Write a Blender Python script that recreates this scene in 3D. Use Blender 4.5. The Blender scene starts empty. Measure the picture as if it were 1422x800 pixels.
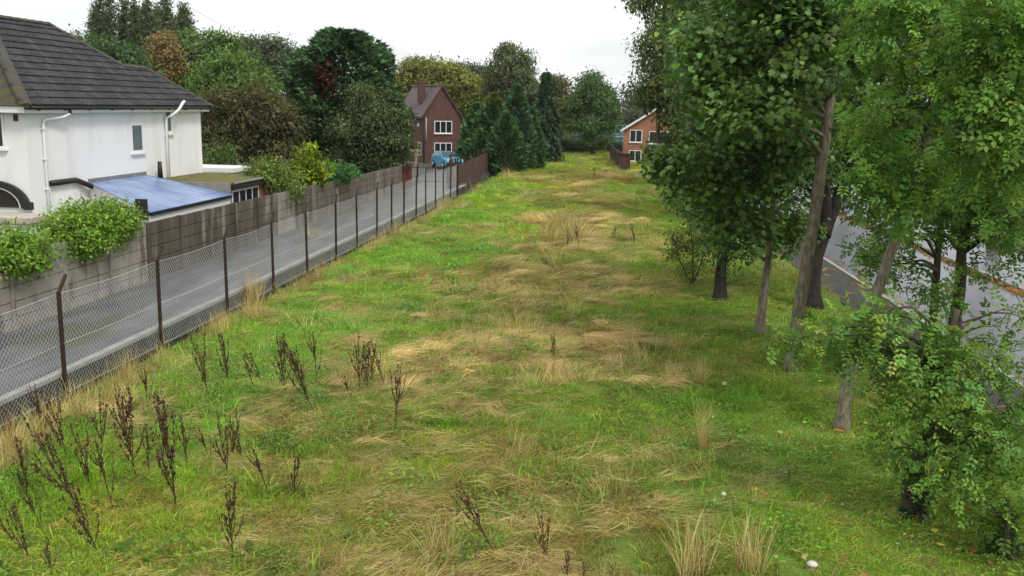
import bpy, bmesh, math, random
import numpy as np
from mathutils import Vector, Matrix

random.seed(7)
rng = np.random.default_rng(11)
scene = bpy.context.scene
col = scene.collection
R = math.radians

# ------------------------------------------------------------------ camera
CAM_H = 5.6
PITCH, YAW, ROLL = R(10.866), R(6.735), R(1.2)
F_PX = 1320.0                                   # focal length in pixels of a 1422 px wide picture
FW = Vector((-math.sin(YAW) * math.cos(PITCH), math.cos(YAW) * math.cos(PITCH), -math.sin(PITCH)))
RT = Vector((math.cos(YAW), math.sin(YAW), 0))
UP = RT.cross(FW)
R2 = RT * math.cos(ROLL) + UP * math.sin(ROLL)
U2 = UP * math.cos(ROLL) - RT * math.sin(ROLL)
cam_data = bpy.data.cameras.new('camera')
cam_data.sensor_width = 36
cam_data.lens = F_PX / 1422 * 36
cam_data.clip_end = 5000
cam = bpy.data.objects.new('camera', cam_data)
cam.matrix_world = Matrix(((R2.x, U2.x, -FW.x, 0), (R2.y, U2.y, -FW.y, 0), (R2.z, U2.z, -FW.z, CAM_H), (0, 0, 0, 1)))
col.objects.link(cam)
scene.camera = cam

# ------------------------------------------------------------------ sky, sun, exposure
SUN_EL, SUN_AZ = R(50), R(132)                  # azimuth clockwise from +Y
world = bpy.data.worlds.new('World')
scene.world = world
world.use_nodes = True
nt = world.node_tree
nt.nodes.clear()
w_out = nt.nodes.new('ShaderNodeOutputWorld')
w_bg = nt.nodes.new('ShaderNodeBackground')
w_sky = nt.nodes.new('ShaderNodeTexSky')
w_sky.sky_type = 'NISHITA'
w_sky.sun_disc = False
w_sky.sun_elevation = SUN_EL
w_sky.sun_rotation = SUN_AZ
w_tc = nt.nodes.new('ShaderNodeTexCoord')
w_map = nt.nodes.new('ShaderNodeMapping')
w_map.inputs['Scale'].default_value = (1.2, 1.2, 3.5)
w_noise = nt.nodes.new('ShaderNodeTexNoise')
w_noise.inputs['Scale'].default_value = 1.6
w_noise.inputs['Detail'].default_value = 5
w_ramp = nt.nodes.new('ShaderNodeValToRGB')     # cloud brightness: an even overcast with faint folds
w_ramp.color_ramp.elements[0].position = 0.36
w_ramp.color_ramp.elements[0].color = (0.58, 0.60, 0.61, 1)
w_ramp.color_ramp.elements[1].position = 0.60
w_ramp.color_ramp.elements[1].color = (1.0, 1.0, 1.0, 1)
w_gain = nt.nodes.new('ShaderNodeVectorMath')
w_gain.operation = 'SCALE'
w_gain.inputs['Scale'].default_value = 9.8
w_mix = nt.nodes.new('ShaderNodeMixRGB')
w_mix.inputs[0].default_value = 0.96            # cloud cover
nt.links.new(w_tc.outputs['Generated'], w_map.inputs[0])
nt.links.new(w_map.outputs[0], w_noise.inputs['Vector'])
nt.links.new(w_noise.outputs[0], w_ramp.inputs[0])
nt.links.new(w_ramp.outputs[0], w_gain.inputs[0])
nt.links.new(w_sky.outputs[0], w_mix.inputs[1])
nt.links.new(w_gain.outputs[0], w_mix.inputs[2])
nt.links.new(w_mix.outputs[0], w_bg.inputs[0])
w_bg.inputs[1].default_value = 0.1
nt.links.new(w_bg.outputs[0], w_out.inputs[0])

sun_data = bpy.data.lights.new('sun', 'SUN')
sun_data.energy = 1.5
sun_data.angle = R(12)
sun_data.color = (1.0, 0.97, 0.92)
sun = bpy.data.objects.new('sun', sun_data)
sd = Vector((math.sin(SUN_AZ) * math.cos(SUN_EL), math.cos(SUN_AZ) * math.cos(SUN_EL), math.sin(SUN_EL)))
sun.rotation_euler = sd.to_track_quat('Z', 'Y').to_euler()
col.objects.link(sun)

scene.view_settings.view_transform = 'Standard'
scene.view_settings.look = 'None'
scene.view_settings.exposure = 0.5
scene.view_settings.gamma = 1.0
scene.view_settings.use_curve_mapping = False
scene.render.engine = 'CYCLES'
cy = scene.cycles
cy.max_bounces = 6
cy.diffuse_bounces = 3
cy.glossy_bounces = 2
cy.transmission_bounces = 3
cy.transparent_max_bounces = 4
cy.caustics_reflective = False
cy.caustics_refractive = False

# ------------------------------------------------------------------ placing helpers (world metres)
def ray(px, py):
    a, b = (px - 711) / F_PX, (400 - py) / F_PX
    return FW + R2 * a + U2 * b
def at(px, py, Y):
    d = ray(px, py); t = Y / d.y
    return Vector((d.x * t, Y, CAM_H + d.z * t))
def onground(px, py, z=0.0):
    d = ray(px, py); t = (z - CAM_H) / d.z
    return Vector((d.x * t, d.y * t, z))
def m_per_px(Y):
    return Y / F_PX

# ------------------------------------------------------------------ noise on the ground plane
class Noise2:
    def __init__(self, seed):
        self.t = np.random.default_rng(seed).random((256, 256))
    def __call__(self, x, y, s):
        x = np.asarray(x, float) / s; y = np.asarray(y, float) / s
        xi = np.floor(x).astype(int); yi = np.floor(y).astype(int)
        fx = x - xi; fy = y - yi
        fx = fx * fx * (3 - 2 * fx); fy = fy * fy * (3 - 2 * fy)
        t = self.t
        a = t[xi % 256, yi % 256]; b = t[(xi + 1) % 256, yi % 256]
        c = t[xi % 256, (yi + 1) % 256]; d = t[(xi + 1) % 256, (yi + 1) % 256]
        return (a * (1 - fx) + b * fx) * (1 - fy) + (c * (1 - fx) + d * fx) * fy
N1, N2, N3, N4 = Noise2(1), Noise2(2), Noise2(3), Noise2(4)
def field_h(x, y):
    x = np.asarray(x, float); y = np.asarray(y, float)
    h = (N1(x, y, 2.3) - .5) * .26 + (N2(x, y, .75) - .5) * .26 + (N3(x, y, 7) - .5) * .2
    edge = np.clip((x + 10.3) / 1.5, 0, 1) * np.clip((4.0 - x) / 3.0, 0.3, 1)
    return h * edge
def straw_amt(x, y):                             # where the long grass has died off to straw, 0..1
    x = np.asarray(x, float); y = np.asarray(y, float)
    n = .55 * N2(x + 40, y + 9, 3.6) + .45 * N3(x + 3, y + 70, 1.1)
    big = N4(x * 1.0 + 11, y * .35 + 5, 9)
    centre = np.interp(y, [8, 16, 24, 40, 60, 120], [-2.5, -3.0, -2.5, -1.9, -3.2, -4])
    wid = np.interp(y, [8, 16, 24, 40, 60, 120], [4.6, 3.8, 3.2, 3.0, 4.2, 5.5])
    band = np.exp(-((x - centre) / wid) ** 2)
    fence = np.exp(-((x + 10.1) / .9) ** 2) * .8
    right = 1 / (1 + np.exp((x - 1.7) * 1.6))
    return np.clip(((n - .5) * 2.0 + (big - .5) * .5 + .78 * band * np.interp(y, [8, 16, 22, 70, 110], [.72, .9, 1.1, 1.1, .8]) - .2) * (.3 + .7 * right) + fence * N1(x, y * 1.0, 1.2), 0, 1)

# ------------------------------------------------------------------ object helpers
def tag(o, label=None, cat=None, group=None, kind=None):
    if label: o['label'] = label
    if cat: o['category'] = cat
    if group: o['group'] = group
    if kind: o['kind'] = kind
    return o
def empty(name, loc=(0, 0, 0), rz=0, label=None, cat=None, group=None):
    o = bpy.data.objects.new(name, None)
    o.location = loc; o.rotation_euler = (0, 0, rz); o.empty_display_size = .2
    col.objects.link(o)
    return tag(o, label, cat, group)
def link(name, me, m, parent=None, loc=None):
    o = bpy.data.objects.new(name, me)
    if m is not None and not me.materials: me.materials.append(m)
    col.objects.link(o)
    if parent is not None: o.parent = parent
    if loc is not None: o.location = loc
    return o
def np_mesh(name, v, tris, colr=None, smooth=False):
    me = bpy.data.meshes.new(name)
    v = np.ascontiguousarray(v, np.float32); tris = np.ascontiguousarray(tris, np.int32)
    n, k = tris.shape
    me.vertices.add(len(v)); me.vertices.foreach_set('co', v.ravel())
    me.loops.add(n * k); me.loops.foreach_set('vertex_index', tris.ravel())
    me.polygons.add(n); me.polygons.foreach_set('loop_start', np.arange(0, n * k, k, dtype=np.int32))
    if smooth: me.polygons.foreach_set('use_smooth', np.ones(n, bool))
    me.update(calc_edges=True)
    if colr is not None:
        a = me.color_attributes.new('col', 'FLOAT_COLOR', 'POINT')
        c4 = np.ones((len(v), 4), np.float32); c4[:, :3] = colr
        a.data.foreach_set('color', c4.ravel())
    me.validate()
    return me
class MB:
    """collects boxes, prisms and tubes into one mesh"""
    def __init__(s): s.v = []; s.f = []; s.sm = []
    def add(s, v, f, sm=False):
        k = len(s.v); s.v += [tuple(p) for p in v]; s.f += [tuple(i + k for i in q) for q in f]; s.sm += [sm] * len(f); return s
    def box(s, x0, x1, y0, y1, z0, z1):
        return s.add([(x0, y0, z0), (x1, y0, z0), (x1, y1, z0), (x0, y1, z0), (x0, y0, z1), (x1, y0, z1), (x1, y1, z1), (x0, y1, z1)],
                     [(0, 3, 2, 1), (4, 5, 6, 7), (0, 1, 5, 4), (1, 2, 6, 5), (2, 3, 7, 6), (3, 0, 4, 7)])
    def bar(s, a, b, w, h=None, up=(0, 0, 1)):
        a = Vector(a); b = Vector(b); d = (b - a).normalized(); u = Vector(up)
        if abs(d.dot(u)) > .98: u = Vector((0, 1, 0))
        x = d.cross(u).normalized(); z = x.cross(d); h = h or w
        v = [p + x * (sx * w / 2) + z * (sz * h / 2) for p in (a, b) for sx, sz in ((-1, -1), (1, -1), (1, 1), (-1, 1))]
        return s.add(v, [(3, 2, 1, 0), (4, 5, 6, 7), (0, 1, 5, 4), (1, 2, 6, 5), (2, 3, 7, 6), (3, 0, 4, 7)])
    def tube(s, pts, rad, n=8, cap=True):
        pts = [Vector(p) for p in pts]
        rad = [rad] * len(pts) if isinstance(rad, (int, float)) else rad
        vs = []; ref = None
        for i, p in enumerate(pts):
            d = (pts[min(i + 1, len(pts) - 1)] - pts[max(i - 1, 0)]).normalized()
            if ref is None:
                ref = Vector((1, 0, 0)) if abs(d.x) < .9 else Vector((0, 1, 0))
            x = (ref - d * ref.dot(d)).normalized(); y = d.cross(x); ref = x
            vs += [p + (x * math.cos(2 * math.pi * k / n) + y * math.sin(2 * math.pi * k / n)) * rad[i] for k in range(n)]
        fs = [(i * n + k, i * n + (k + 1) % n, (i + 1) * n + (k + 1) % n, (i + 1) * n + k) for i in range(len(pts) - 1) for k in range(n)]
        if cap: fs += [tuple(range(n - 1, -1, -1)), tuple((len(pts) - 1) * n + k for k in range(n))]
        return s.add(vs, fs, True)
    def poly(s, pts, thick=0):
        """flat polygon, thickened downwards"""
        n = len(pts)
        if not thick: return s.add(pts, [tuple(range(n))])
        return s.add(list(pts) + [(p[0], p[1], p[2] - thick) for p in pts],
                     [tuple(range(n)), tuple(range(2 * n - 1, n - 1, -1))] + [(i, n + i, n + (i + 1) % n, (i + 1) % n) for i in range(n)])
    def prism_y(s, prof, y0, y1):
        n = len(prof)
        return s.add([(x, y0, z) for x, z in prof] + [(x, y1, z) for x, z in prof],
                     [tuple(range(n)), tuple(range(2 * n - 1, n - 1, -1))] + [(i, n + i, n + (i + 1) % n, (i + 1) % n) for i in range(n)])
    def mesh(s, name):
        me = bpy.data.meshes.new(name); me.from_pydata(s.v, [], s.f)
        me.polygons.foreach_set('use_smooth', s.sm)
        bm = bmesh.new(); bm.from_mesh(me); bmesh.ops.recalc_face_normals(bm, faces=bm.faces); bm.to_mesh(me); bm.free()
        return me
    def build(s, name, m, parent=None, loc=None, bevel=0):
        o = link(name, s.mesh(name), m, parent, loc)
        if bevel:
            b = o.modifiers.new('bevel', 'BEVEL'); b.width = bevel; b.segments = 2; b.limit_method = 'ANGLE'
        return o
def B(name, m, parent, *a, **k):
    return MB().box(*a).build(name, m, parent, **k)

# ------------------------------------------------------------------ materials
def mat(name, c1, c2=None, scale=6, rough=.8, detail=6, spec=.35, bump=0.0, bscale=40, metal=0, stretch=(1, 1, 1), lo=.35, hi=.65, coord='Object', c3=None, scale3=1.2, lo3=.55, hi3=.7):
    m = bpy.data.materials.new(name); m.use_nodes = True
    t = m.node_tree; p = t.nodes['Principled BSDF']
    p.inputs['Roughness'].default_value = rough
    p.inputs['Specular IOR Level'].default_value = spec
    p.inputs['Metallic'].default_value = metal
    p.inputs['Base Color'].default_value = (*c1, 1)
    if c2 is not None or bump:
        tc = t.nodes.new('ShaderNodeTexCoord'); mp = t.nodes.new('ShaderNodeMapping')
        mp.inputs['Scale'].default_value = stretch
        if coord == 'World':
            ge = t.nodes.new('ShaderNodeNewGeometry'); t.links.new(ge.outputs['Position'], mp.inputs[0])
        else:
            t.links.new(tc.outputs[coord], mp.inputs[0])
    def layer(sc, lo_, hi_):
        n = t.nodes.new('ShaderNodeTexNoise'); n.inputs['Scale'].default_value = sc; n.inputs['Detail'].default_value = detail
        t.links.new(mp.outputs[0], n.inputs['Vector'])
        r = t.nodes.new('ShaderNodeMapRange'); r.inputs[1].default_value = lo_; r.inputs[2].default_value = hi_
        t.links.new(n.outputs[0], r.inputs[0]); return r.outputs[0]
    if c2 is not None:
        mx = t.nodes.new('ShaderNodeMixRGB'); mx.inputs[1].default_value = (*c1, 1); mx.inputs[2].default_value = (*c2, 1)
        t.links.new(layer(scale, lo, hi), mx.inputs[0]); outc = mx.outputs[0]
        if c3 is not None:
            m3 = t.nodes.new('ShaderNodeMixRGB'); t.links.new(outc, m3.inputs[1]); m3.inputs[2].default_value = (*c3, 1)
            t.links.new(layer(scale3, lo3, hi3), m3.inputs[0]); outc = m3.outputs[0]
        t.links.new(outc, p.inputs['Base Color'])
    if bump:
        n = t.nodes.new('ShaderNodeTexNoise'); n.inputs['Scale'].default_value = bscale; n.inputs['Detail'].default_value = 8
        t.links.new(mp.outputs[0], n.inputs['Vector'])
        b = t.nodes.new('ShaderNodeBump'); b.inputs['Strength'].default_value = bump; b.inputs['Distance'].default_value = .02
        t.links.new(n.outputs[0], b.inputs['Height']); t.links.new(b.outputs[0], p.inputs['Normal'])
    return m
def leaf_mat(name, rough=.5, spec=.3, trans=.3, instancer=False):
    m = bpy.data.materials.new(name); m.use_nodes = True
    t = m.node_tree; p = t.nodes['Principled BSDF']; out = t.nodes['Material Output']
    p.inputs['Roughness'].default_value = rough; p.inputs['Specular IOR Level'].default_value = spec
    a = t.nodes.new('ShaderNodeAttribute'); a.attribute_name = 'col'
    c = a.outputs['Color']
    if instancer:
        b = t.nodes.new('ShaderNodeAttribute'); b.attribute_name = 'hue'; b.attribute_type = 'INSTANCER'
        mx = t.nodes.new('ShaderNodeMixRGB'); mx.blend_type = 'MULTIPLY'; mx.inputs[0].default_value = 1
        t.links.new(c, mx.inputs[1]); t.links.new(b.outputs['Color'], mx.inputs[2]); c = mx.outputs[0]
    t.links.new(c, p.inputs['Base Color'])
    tr = t.nodes.new('ShaderNodeBsdfTranslucent')
    g = t.nodes.new('ShaderNodeMixRGB'); g.blend_type = 'MULTIPLY'; g.inputs[0].default_value = 1
    g.inputs[2].default_value = (1.25, 1.3, .7, 1)
    t.links.new(c, g.inputs[1]); t.links.new(g.outputs[0], tr.inputs[0])
    ms = t.nodes.new('ShaderNodeMixShader'); ms.inputs[0].default_value = trans
    t.links.new(p.outputs[0], ms.inputs[1]); t.links.new(tr.outputs[0], ms.inputs[2]); t.links.new(ms.outputs[0], out.inputs[0])
    return m
def brick_mat(name, c1, c2, mortar):
    m = bpy.data.materials.new(name); m.use_nodes = True
    t = m.node_tree; p = t.nodes['Principled BSDF']; p.inputs['Roughness'].default_value = .9
    tc = t.nodes.new('ShaderNodeTexCoord'); sp = t.nodes.new('ShaderNodeSeparateXYZ'); cb = t.nodes.new('ShaderNodeCombineXYZ'); ad = t.nodes.new('ShaderNodeMath')
    t.links.new(tc.outputs['Object'], sp.inputs[0]); t.links.new(sp.outputs[0], ad.inputs[0]); t.links.new(sp.outputs[1], ad.inputs[1])
    t.links.new(ad.outputs[0], cb.inputs[0]); t.links.new(sp.outputs[2], cb.inputs[1])
    br = t.nodes.new('ShaderNodeTexBrick'); t.links.new(cb.outputs[0], br.inputs[0])
    br.inputs['Scale'].default_value = 1; br.inputs['Brick Width'].default_value = .225; br.inputs['Row Height'].default_value = .075; br.inputs['Mortar Size'].default_value = .01
    br.inputs['Color1'].default_value = (*c1, 1); br.inputs['Color2'].default_value = (*c2, 1); br.inputs['Mortar'].default_value = (*mortar, 1)
    n = t.nodes.new('ShaderNodeTexNoise'); n.inputs['Scale'].default_value = 1.1; n.inputs['Detail'].default_value = 6; t.links.new(tc.outputs['Object'], n.inputs['Vector'])
    mr = t.nodes.new('ShaderNodeMapRange'); mr.inputs[1].default_value = .3; mr.inputs[2].default_value = .7; mr.inputs[3].default_value = .7; mr.inputs[4].default_value = 1.15; t.links.new(n.outputs[0], mr.inputs[0])
    mx = t.nodes.new('ShaderNodeVectorMath'); mx.operation = 'SCALE'; t.links.new(br.outputs[0], mx.inputs[0]); t.links.new(mr.outputs[0], mx.inputs['Scale']); t.links.new(mx.outputs[0], p.inputs['Base Color'])
    return m
M = dict(
    leaf=leaf_mat('leaf', .55, .25, .32), glossy_leaf=leaf_mat('glossy_leaf', .42, .35, .3), needle=leaf_mat('needle', .7, .2, .12),
    grass=leaf_mat('grass_blade', .6, .25, .3, True), dead=leaf_mat('dead_plant', .85, .1, .05),
    bark=mat('bark', (.10, .075, .05), (.045, .035, .025), 9, .95, bump=.9, bscale=14, stretch=(1, 1, .3), coord='World', c3=(.10, .115, .05), scale3=1.6),
    bark_pale=mat('pale_bark', (.24, .20, .14), (.10, .085, .06), 16, .95, bump=1.0, bscale=30, stretch=(1, 1, .3), coord='World', c3=(.15, .145, .085), scale3=2.3),
    bark_dark=mat('dark_bark', (.035, .028, .022), (.015, .013, .011), 9, .95, bump=.9, bscale=14, stretch=(1, 1, .3), coord='World'),
    render_w=mat('white_render', (.83, .825, .81), (.66, .67, .655), 1.6, .8, bump=.25, bscale=60, coord='World', stretch=(1, 1, .16), lo=.5, hi=.85),
    upvc=mat('white_plastic', (.8, .8, .8), rough=.4), cream=mat('cream_coping', (.52, .47, .38), (.40, .37, .31), 5, .85),
    glass=mat('window_glass', (.02, .024, .028), rough=.08, spec=.6), dark_glass=mat('dark_glass', (.03, .025, .02), rough=.1, spec=.6),
    black=mat('black_paint', (.012, .012, .012), (.03, .028, .025), 12, .45), lead=mat('lead', (.16, .165, .17), (.24, .24, .24), 5, .6),
    tile=mat('roof_tile', (.050, .050, .056), (.024, .024, .027), 9, .8, bump=.5, bscale=40, coord='World', c3=(.07, .066, .036), scale3=1.3, lo3=.62, hi3=.76),
    tile2=mat('roof_tile_worn', (.068, .067, .072), (.036, .036, .039), 11, .8, bump=.5, bscale=40, coord='World', c3=(.08, .075, .036), scale3=1.6, lo3=.6, hi3=.74),
    ridge=mat('ridge_tile', (.075, .072, .068), (.055, .053, .04), 3, .9, bump=.3, coord='World', c3=(.075, .07, .03), scale3=2.2, lo3=.5, hi3=.66),
    moss=mat('mossy_tiles', (.085, .08, .028), (.046, .045, .044), 2.2, .95, bump=.8, bscale=25, coord='World'),
    moss_flat=mat('mossy_felt', (.17, .15, .02), (.09, .095, .05), 2.2, .95, bump=.7, bscale=25, coord='World'),
    bluesheet=mat('blue_sheet', (.13, .205, .42), (.24, .33, .53), .7, .3, spec=.6, coord='World', lo=.4, hi=.6),
    concrete=mat('concrete', (.30, .275, .235), (.20, .18, .15), 1.6, .9, bump=.3, coord='World', c3=(.09, .075, .06), scale3=.9, lo3=.52, hi3=.68),
    panel_pale=mat('pale_panel', (.33, .30, .255), (.235, .21, .175), 1.7, .9, bump=.3, coord='World', stretch=(1, 1, .28), c3=(.13, .105, .085), scale3=2.6, lo3=.54, hi3=.66),
    panel_dark=mat('stained_panel', (.062, .050, .038), (.12, .096, .07), 2.6, .9, bump=.4, coord='World', stretch=(1, 1, .22), c3=(.26, .235, .19), scale3=1.5, lo3=.57, hi3=.68),
    panel_mid=mat('weathered_panel', (.17, .143, .108), (.105, .086, .064), 2.6, .9, bump=.4, coord='World', stretch=(1, 1, .22), c3=(.25, .22, .175), scale3=1.4, lo3=.56, hi3=.7),
    asphalt=mat('wet_asphalt', (.145, .15, .17), (.10, .104, .12), 2.2, .3, spec=.65, bump=.25, bscale=90, coord='World', stretch=(1, .22, 1)),
    lane=mat('lane_asphalt', (.145, .149, .16), (.06, .062, .068), 2.2, .4, spec=.6, bump=.3, bscale=80, coord='World', stretch=(1, .22, 1), c3=(.06, .068, .03), scale3=.9, lo3=.50, hi3=.62),
    kerbstone=mat('kerb_concrete', (.36, .355, .34), (.27, .265, .25), 3, .85, bump=.2, coord='World'),
    footway=mat('footway', (.055, .05, .043), (.035, .033, .03), 3, .7, bump=.3, bscale=60, coord='World', c3=(.055, .065, .02), scale3=1.1, lo3=.5, hi3=.65),
    rust=mat('rusty_post', (.045, .026, .018), (.022, .015, .012), 12, .85), galv=mat('galvanised_wire', (.60, .62, .62), rough=.5), dirty_shaded=mat('dirty_shaded_concrete', (.06, .055, .048), (.035, .034, .03), 2.5, .9, bump=.4, coord='World', c3=(.05, .06, .025), scale3=1.2), frosted=mat('frosted_glass', (.16, .19, .20), (.11, .13, .14), 3, .15, spec=.5),
    brownfence=mat('brown_boards', (.10, .048, .036), (.065, .034, .027), 3, .85, stretch=(1, 1, .2), coord='World'),
    red_brick=brick_mat('red_brick', (.135, .048, .034), (.09, .034, .026), (.115, .08, .06)), orange_brick=brick_mat('orange_brick', (.42, .145, .072), (.34, .105, .052), (.33, .22, .16)),
    slate=mat('purple_tiles', (.15, .118, .125), (.11, .09, .095), 2, .85, bump=.3, coord='World'), pale_wood=mat('pale_timber', (.46, .36, .2), (.36, .28, .16), 5, .8),
    iron=mat('black_iron', (.02, .018, .018), rough=.5), pillar=mat('pillar_brick', (.17, .04, .03), (.12, .03, .025), 8, .9),
    car_paint=mat('blue_car_paint', (.012, .27, .42), rough=.22, spec=.7), tyre=mat('tyre', (.015, .015, .015), rough=.8), alloy=mat('alloy', (.45, .46, .47), rough=.3, metal=.8),
    lamp_glass=mat('lamp_glass', (.5, .52, .5), rough=.3), net=mat('blue_green_mesh', (.14, .26, .30), (.10, .2, .24), 2, .7), ginger=None)

# ================================================================== THE SETTING
def near_kerb(y):
    return 9.45 - .045 * y + (.004 * (y - 50) ** 2 if y > 50 else 0)
def strip(name, m, xa, xb, y0, y1, z, thick, step=4.0):
    """a slab between two lines x = xa(y) and x = xb(y)"""
    ys = np.linspace(y0, y1, max(2, int((y1 - y0) / step)))
    mb = MB()
    n = len(ys)
    v = [(xa(y), y, z) for y in ys] + [(xb(y), y, z) for y in ys] + [(xa(y), y, z - thick) for y in ys] + [(xb(y), y, z - thick) for y in ys]
    f = []
    for i in range(n - 1):
        f += [(i, n + i, n + i + 1, i + 1), (2 * n + i, 2 * n + i + 1, 3 * n + i + 1, 3 * n + i), (i, i + 1, 2 * n + i + 1, 2 * n + i), (n + i, 3 * n + i, 3 * n + i + 1, n + i + 1)]
    f += [(0, 2 * n, 3 * n, n), (n - 1, 2 * n - 1, 4 * n - 1, 3 * n - 1)]
    mb.add(v, f)
    return tag(mb.build(name, m), kind='structure')

M['earth'] = mat('rough_ground', (.05, .075, .02), (.085, .08, .03), .6, .95, bump=.6, bscale=6, coord='World')
M['lawn'] = mat('lawn', (.07, .17, .02), (.09, .2, .03), 2, .9, bump=.6, bscale=30, coord='World')
g = MB(); g.box(-870, 870, -100, 1740, -1.0, -.22); tag(g.build('ground', M['earth']), kind='structure')

# the rough grass field, a gently humped sheet; where the grass has died back is stored per vertex
def field_material():
    m = bpy.data.materials.new('field_turf'); m.use_nodes = True
    t = m.node_tree; p = t.nodes['Principled BSDF']; p.inputs['Roughness'].default_value = .95; p.inputs['Specular IOR Level'].default_value = .15
    a = t.nodes.new('ShaderNodeAttribute'); a.attribute_name = 'straw'
    ge = t.nodes.new('ShaderNodeNewGeometry')
    def noise(s, lo, hi):
        n = t.nodes.new('ShaderNodeTexNoise'); n.inputs['Scale'].default_value = s; n.inputs['Detail'].default_value = 7; t.links.new(ge.outputs['Position'], n.inputs['Vector'])
        r = t.nodes.new('ShaderNodeMapRange'); r.inputs[1].default_value = lo; r.inputs[2].default_value = hi; t.links.new(n.outputs[0], r.inputs[0]); return n, r.outputs[0]
    n1, r1 = noise(2.2, .35, .65)
    mg = t.nodes.new('ShaderNodeMixRGB'); mg.inputs[1].default_value = (.085, .17, .02, 1); mg.inputs[2].default_value = (.13, .22, .03, 1); t.links.new(r1, mg.inputs[0])
    n2, r2 = noise(5, .35, .65)
    ms = t.nodes.new('ShaderNodeMixRGB'); ms.inputs[1].default_value = (.20, .145, .055, 1); ms.inputs[2].default_value = (.13, .10, .035, 1); t.links.new(r2, ms.inputs[0])
    mx = t.nodes.new('ShaderNodeMixRGB'); t.links.new(a.outputs['Fac'], mx.inputs[0]); t.links.new(mg.outputs[0], mx.inputs[1]); t.links.new(ms.outputs[0], mx.inputs[2])
    t.links.new(mx.outputs[0], p.inputs['Base Color'])
    n3, _ = noise(14, 0, 1)
    b = t.nodes.new('ShaderNodeBump'); b.inputs['Strength'].default_value = .9; b.inputs['Distance'].default_value = .06; t.links.new(n3.outputs[0], b.inputs['Height']); t.links.new(b.outputs[0], p.inputs['Normal'])
    return m
ys = np.concatenate([np.arange(5, 40, .22), np.arange(40, 119, .5)])
nx = 84
us = np.linspace(0, 1, nx)
xe = np.array([near_kerb(y) - 1.62 for y in ys])
GX = -10.22 + us[None, :] * (xe[:, None] + 10.22); GY = np.repeat(ys[:, None], nx, 1)
GZ = field_h(GX, GY)
v = np.stack([GX, GY, GZ], -1).reshape(-1, 3)
ii = (np.arange(len(ys) - 1)[:, None] * nx + np.arange(nx - 1)[None, :]).ravel()
me = np_mesh('field', v, np.stack([ii, ii + 1, ii + nx + 1, ii + nx], 1), smooth=True)
at_ = me.attributes.new('straw', 'FLOAT', 'POINT'); at_.data.foreach_set('value', straw_amt(v[:, 0], v[:, 1]).astype(np.float32))
tag(link('field', me, field_material()), kind='structure')

# lane, raised above the field behind a low concrete edge
LANE_Z = .52
tag(B('lane', M['lane'], None, -13.28, -10.46, 4, 62, -.2, LANE_Z), kind='structure')
tag(B('lane_edge_kerb', M['kerbstone'], None, -10.455, -10.28, 4, 60.5, LANE_Z - .05, LANE_Z + .03), kind='structure')
tag(B('retaining_wall', M['dirty_shaded'], None, -10.455, -10.30, 4, 60.5, -.3, LANE_Z - .052), kind='structure')  # dark colour holds the face's deep shade as well as its dirt
tag(B('driveway', M['lane'], None, -24, -11.2, 62.004, 100, -.2, .22), kind='structure')
tag(B('garden_ground', M['earth'], None, -80, -13.42, 4, 61.9, -.2, .46), kind='structure')
# road and footway on the far side of the trees
strip('footway', M['footway'], lambda y: near_kerb(y) - 1.62, lambda y: near_kerb(y) - .14, 5, 118, .03, .3)
strip('kerb', M['kerbstone'], lambda y: near_kerb(y) - .137, lambda y: near_kerb(y), 5, 118, .06, .3)
strip('road', M['asphalt'], lambda y: near_kerb(y) + .003, lambda y: near_kerb(y) + 4.95, 5, 118, -.05, .1)
strip('far_kerb', M['kerbstone'], lambda y: near_kerb(y) + 4.953, lambda y: near_kerb(y) + 5.09, 5, 118, .07, .3)
strip('far_pavement', M['asphalt'], lambda y: near_kerb(y) + 5.093, lambda y: near_kerb(y) + 8.5, 5, 118, .055, .3)
tag(B('front_lawn', M['lawn'], None, .2, 6.0, 86, 97.5, -.3, .02), kind='structure')
tag(B('drive', M['asphalt'], None, .6, 6.0, 77.5, 81.5, -.3, .14), kind='structure')

# ================================================================== CHAIN-LINK FENCE
FX = -10.2
POSTS = [12.3, 15.9, 19.6, 23.2, 26.5, 29.5, 32.6, 35.3, 38.2, 40.7, 43.0, 45.6, 47.9, 50.4, 52.6, 54.8]
fence = empty('chain_link_fence', (FX, 12.3, 0), 0, 'rusty cranked-post chain-link fence running between the lane and the field', 'fence')
def fpost(y, h=2.1, big=False):
    w = .035 if not big else .075
    mb = MB(); lx, ly = random.uniform(-.03, .03), random.uniform(-.03, .03)
    t = Vector((lx, ly, h))
    mb.bar((0, 0, -.2), t, w * 1.7, w * 1.7, (0, 1, 0))
    mb.bar(t + Vector((0, 0, -.02)), t + Vector((-.03, .30, .26)), w * 1.5, w * 1.3, (1, 0, 0))
    o = mb.build('post', M['rust'], fence, (0, y - 12.3, 0)); return o
for y in POSTS: fpost(y)
fpost(57.0, 2.15, True)
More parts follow.
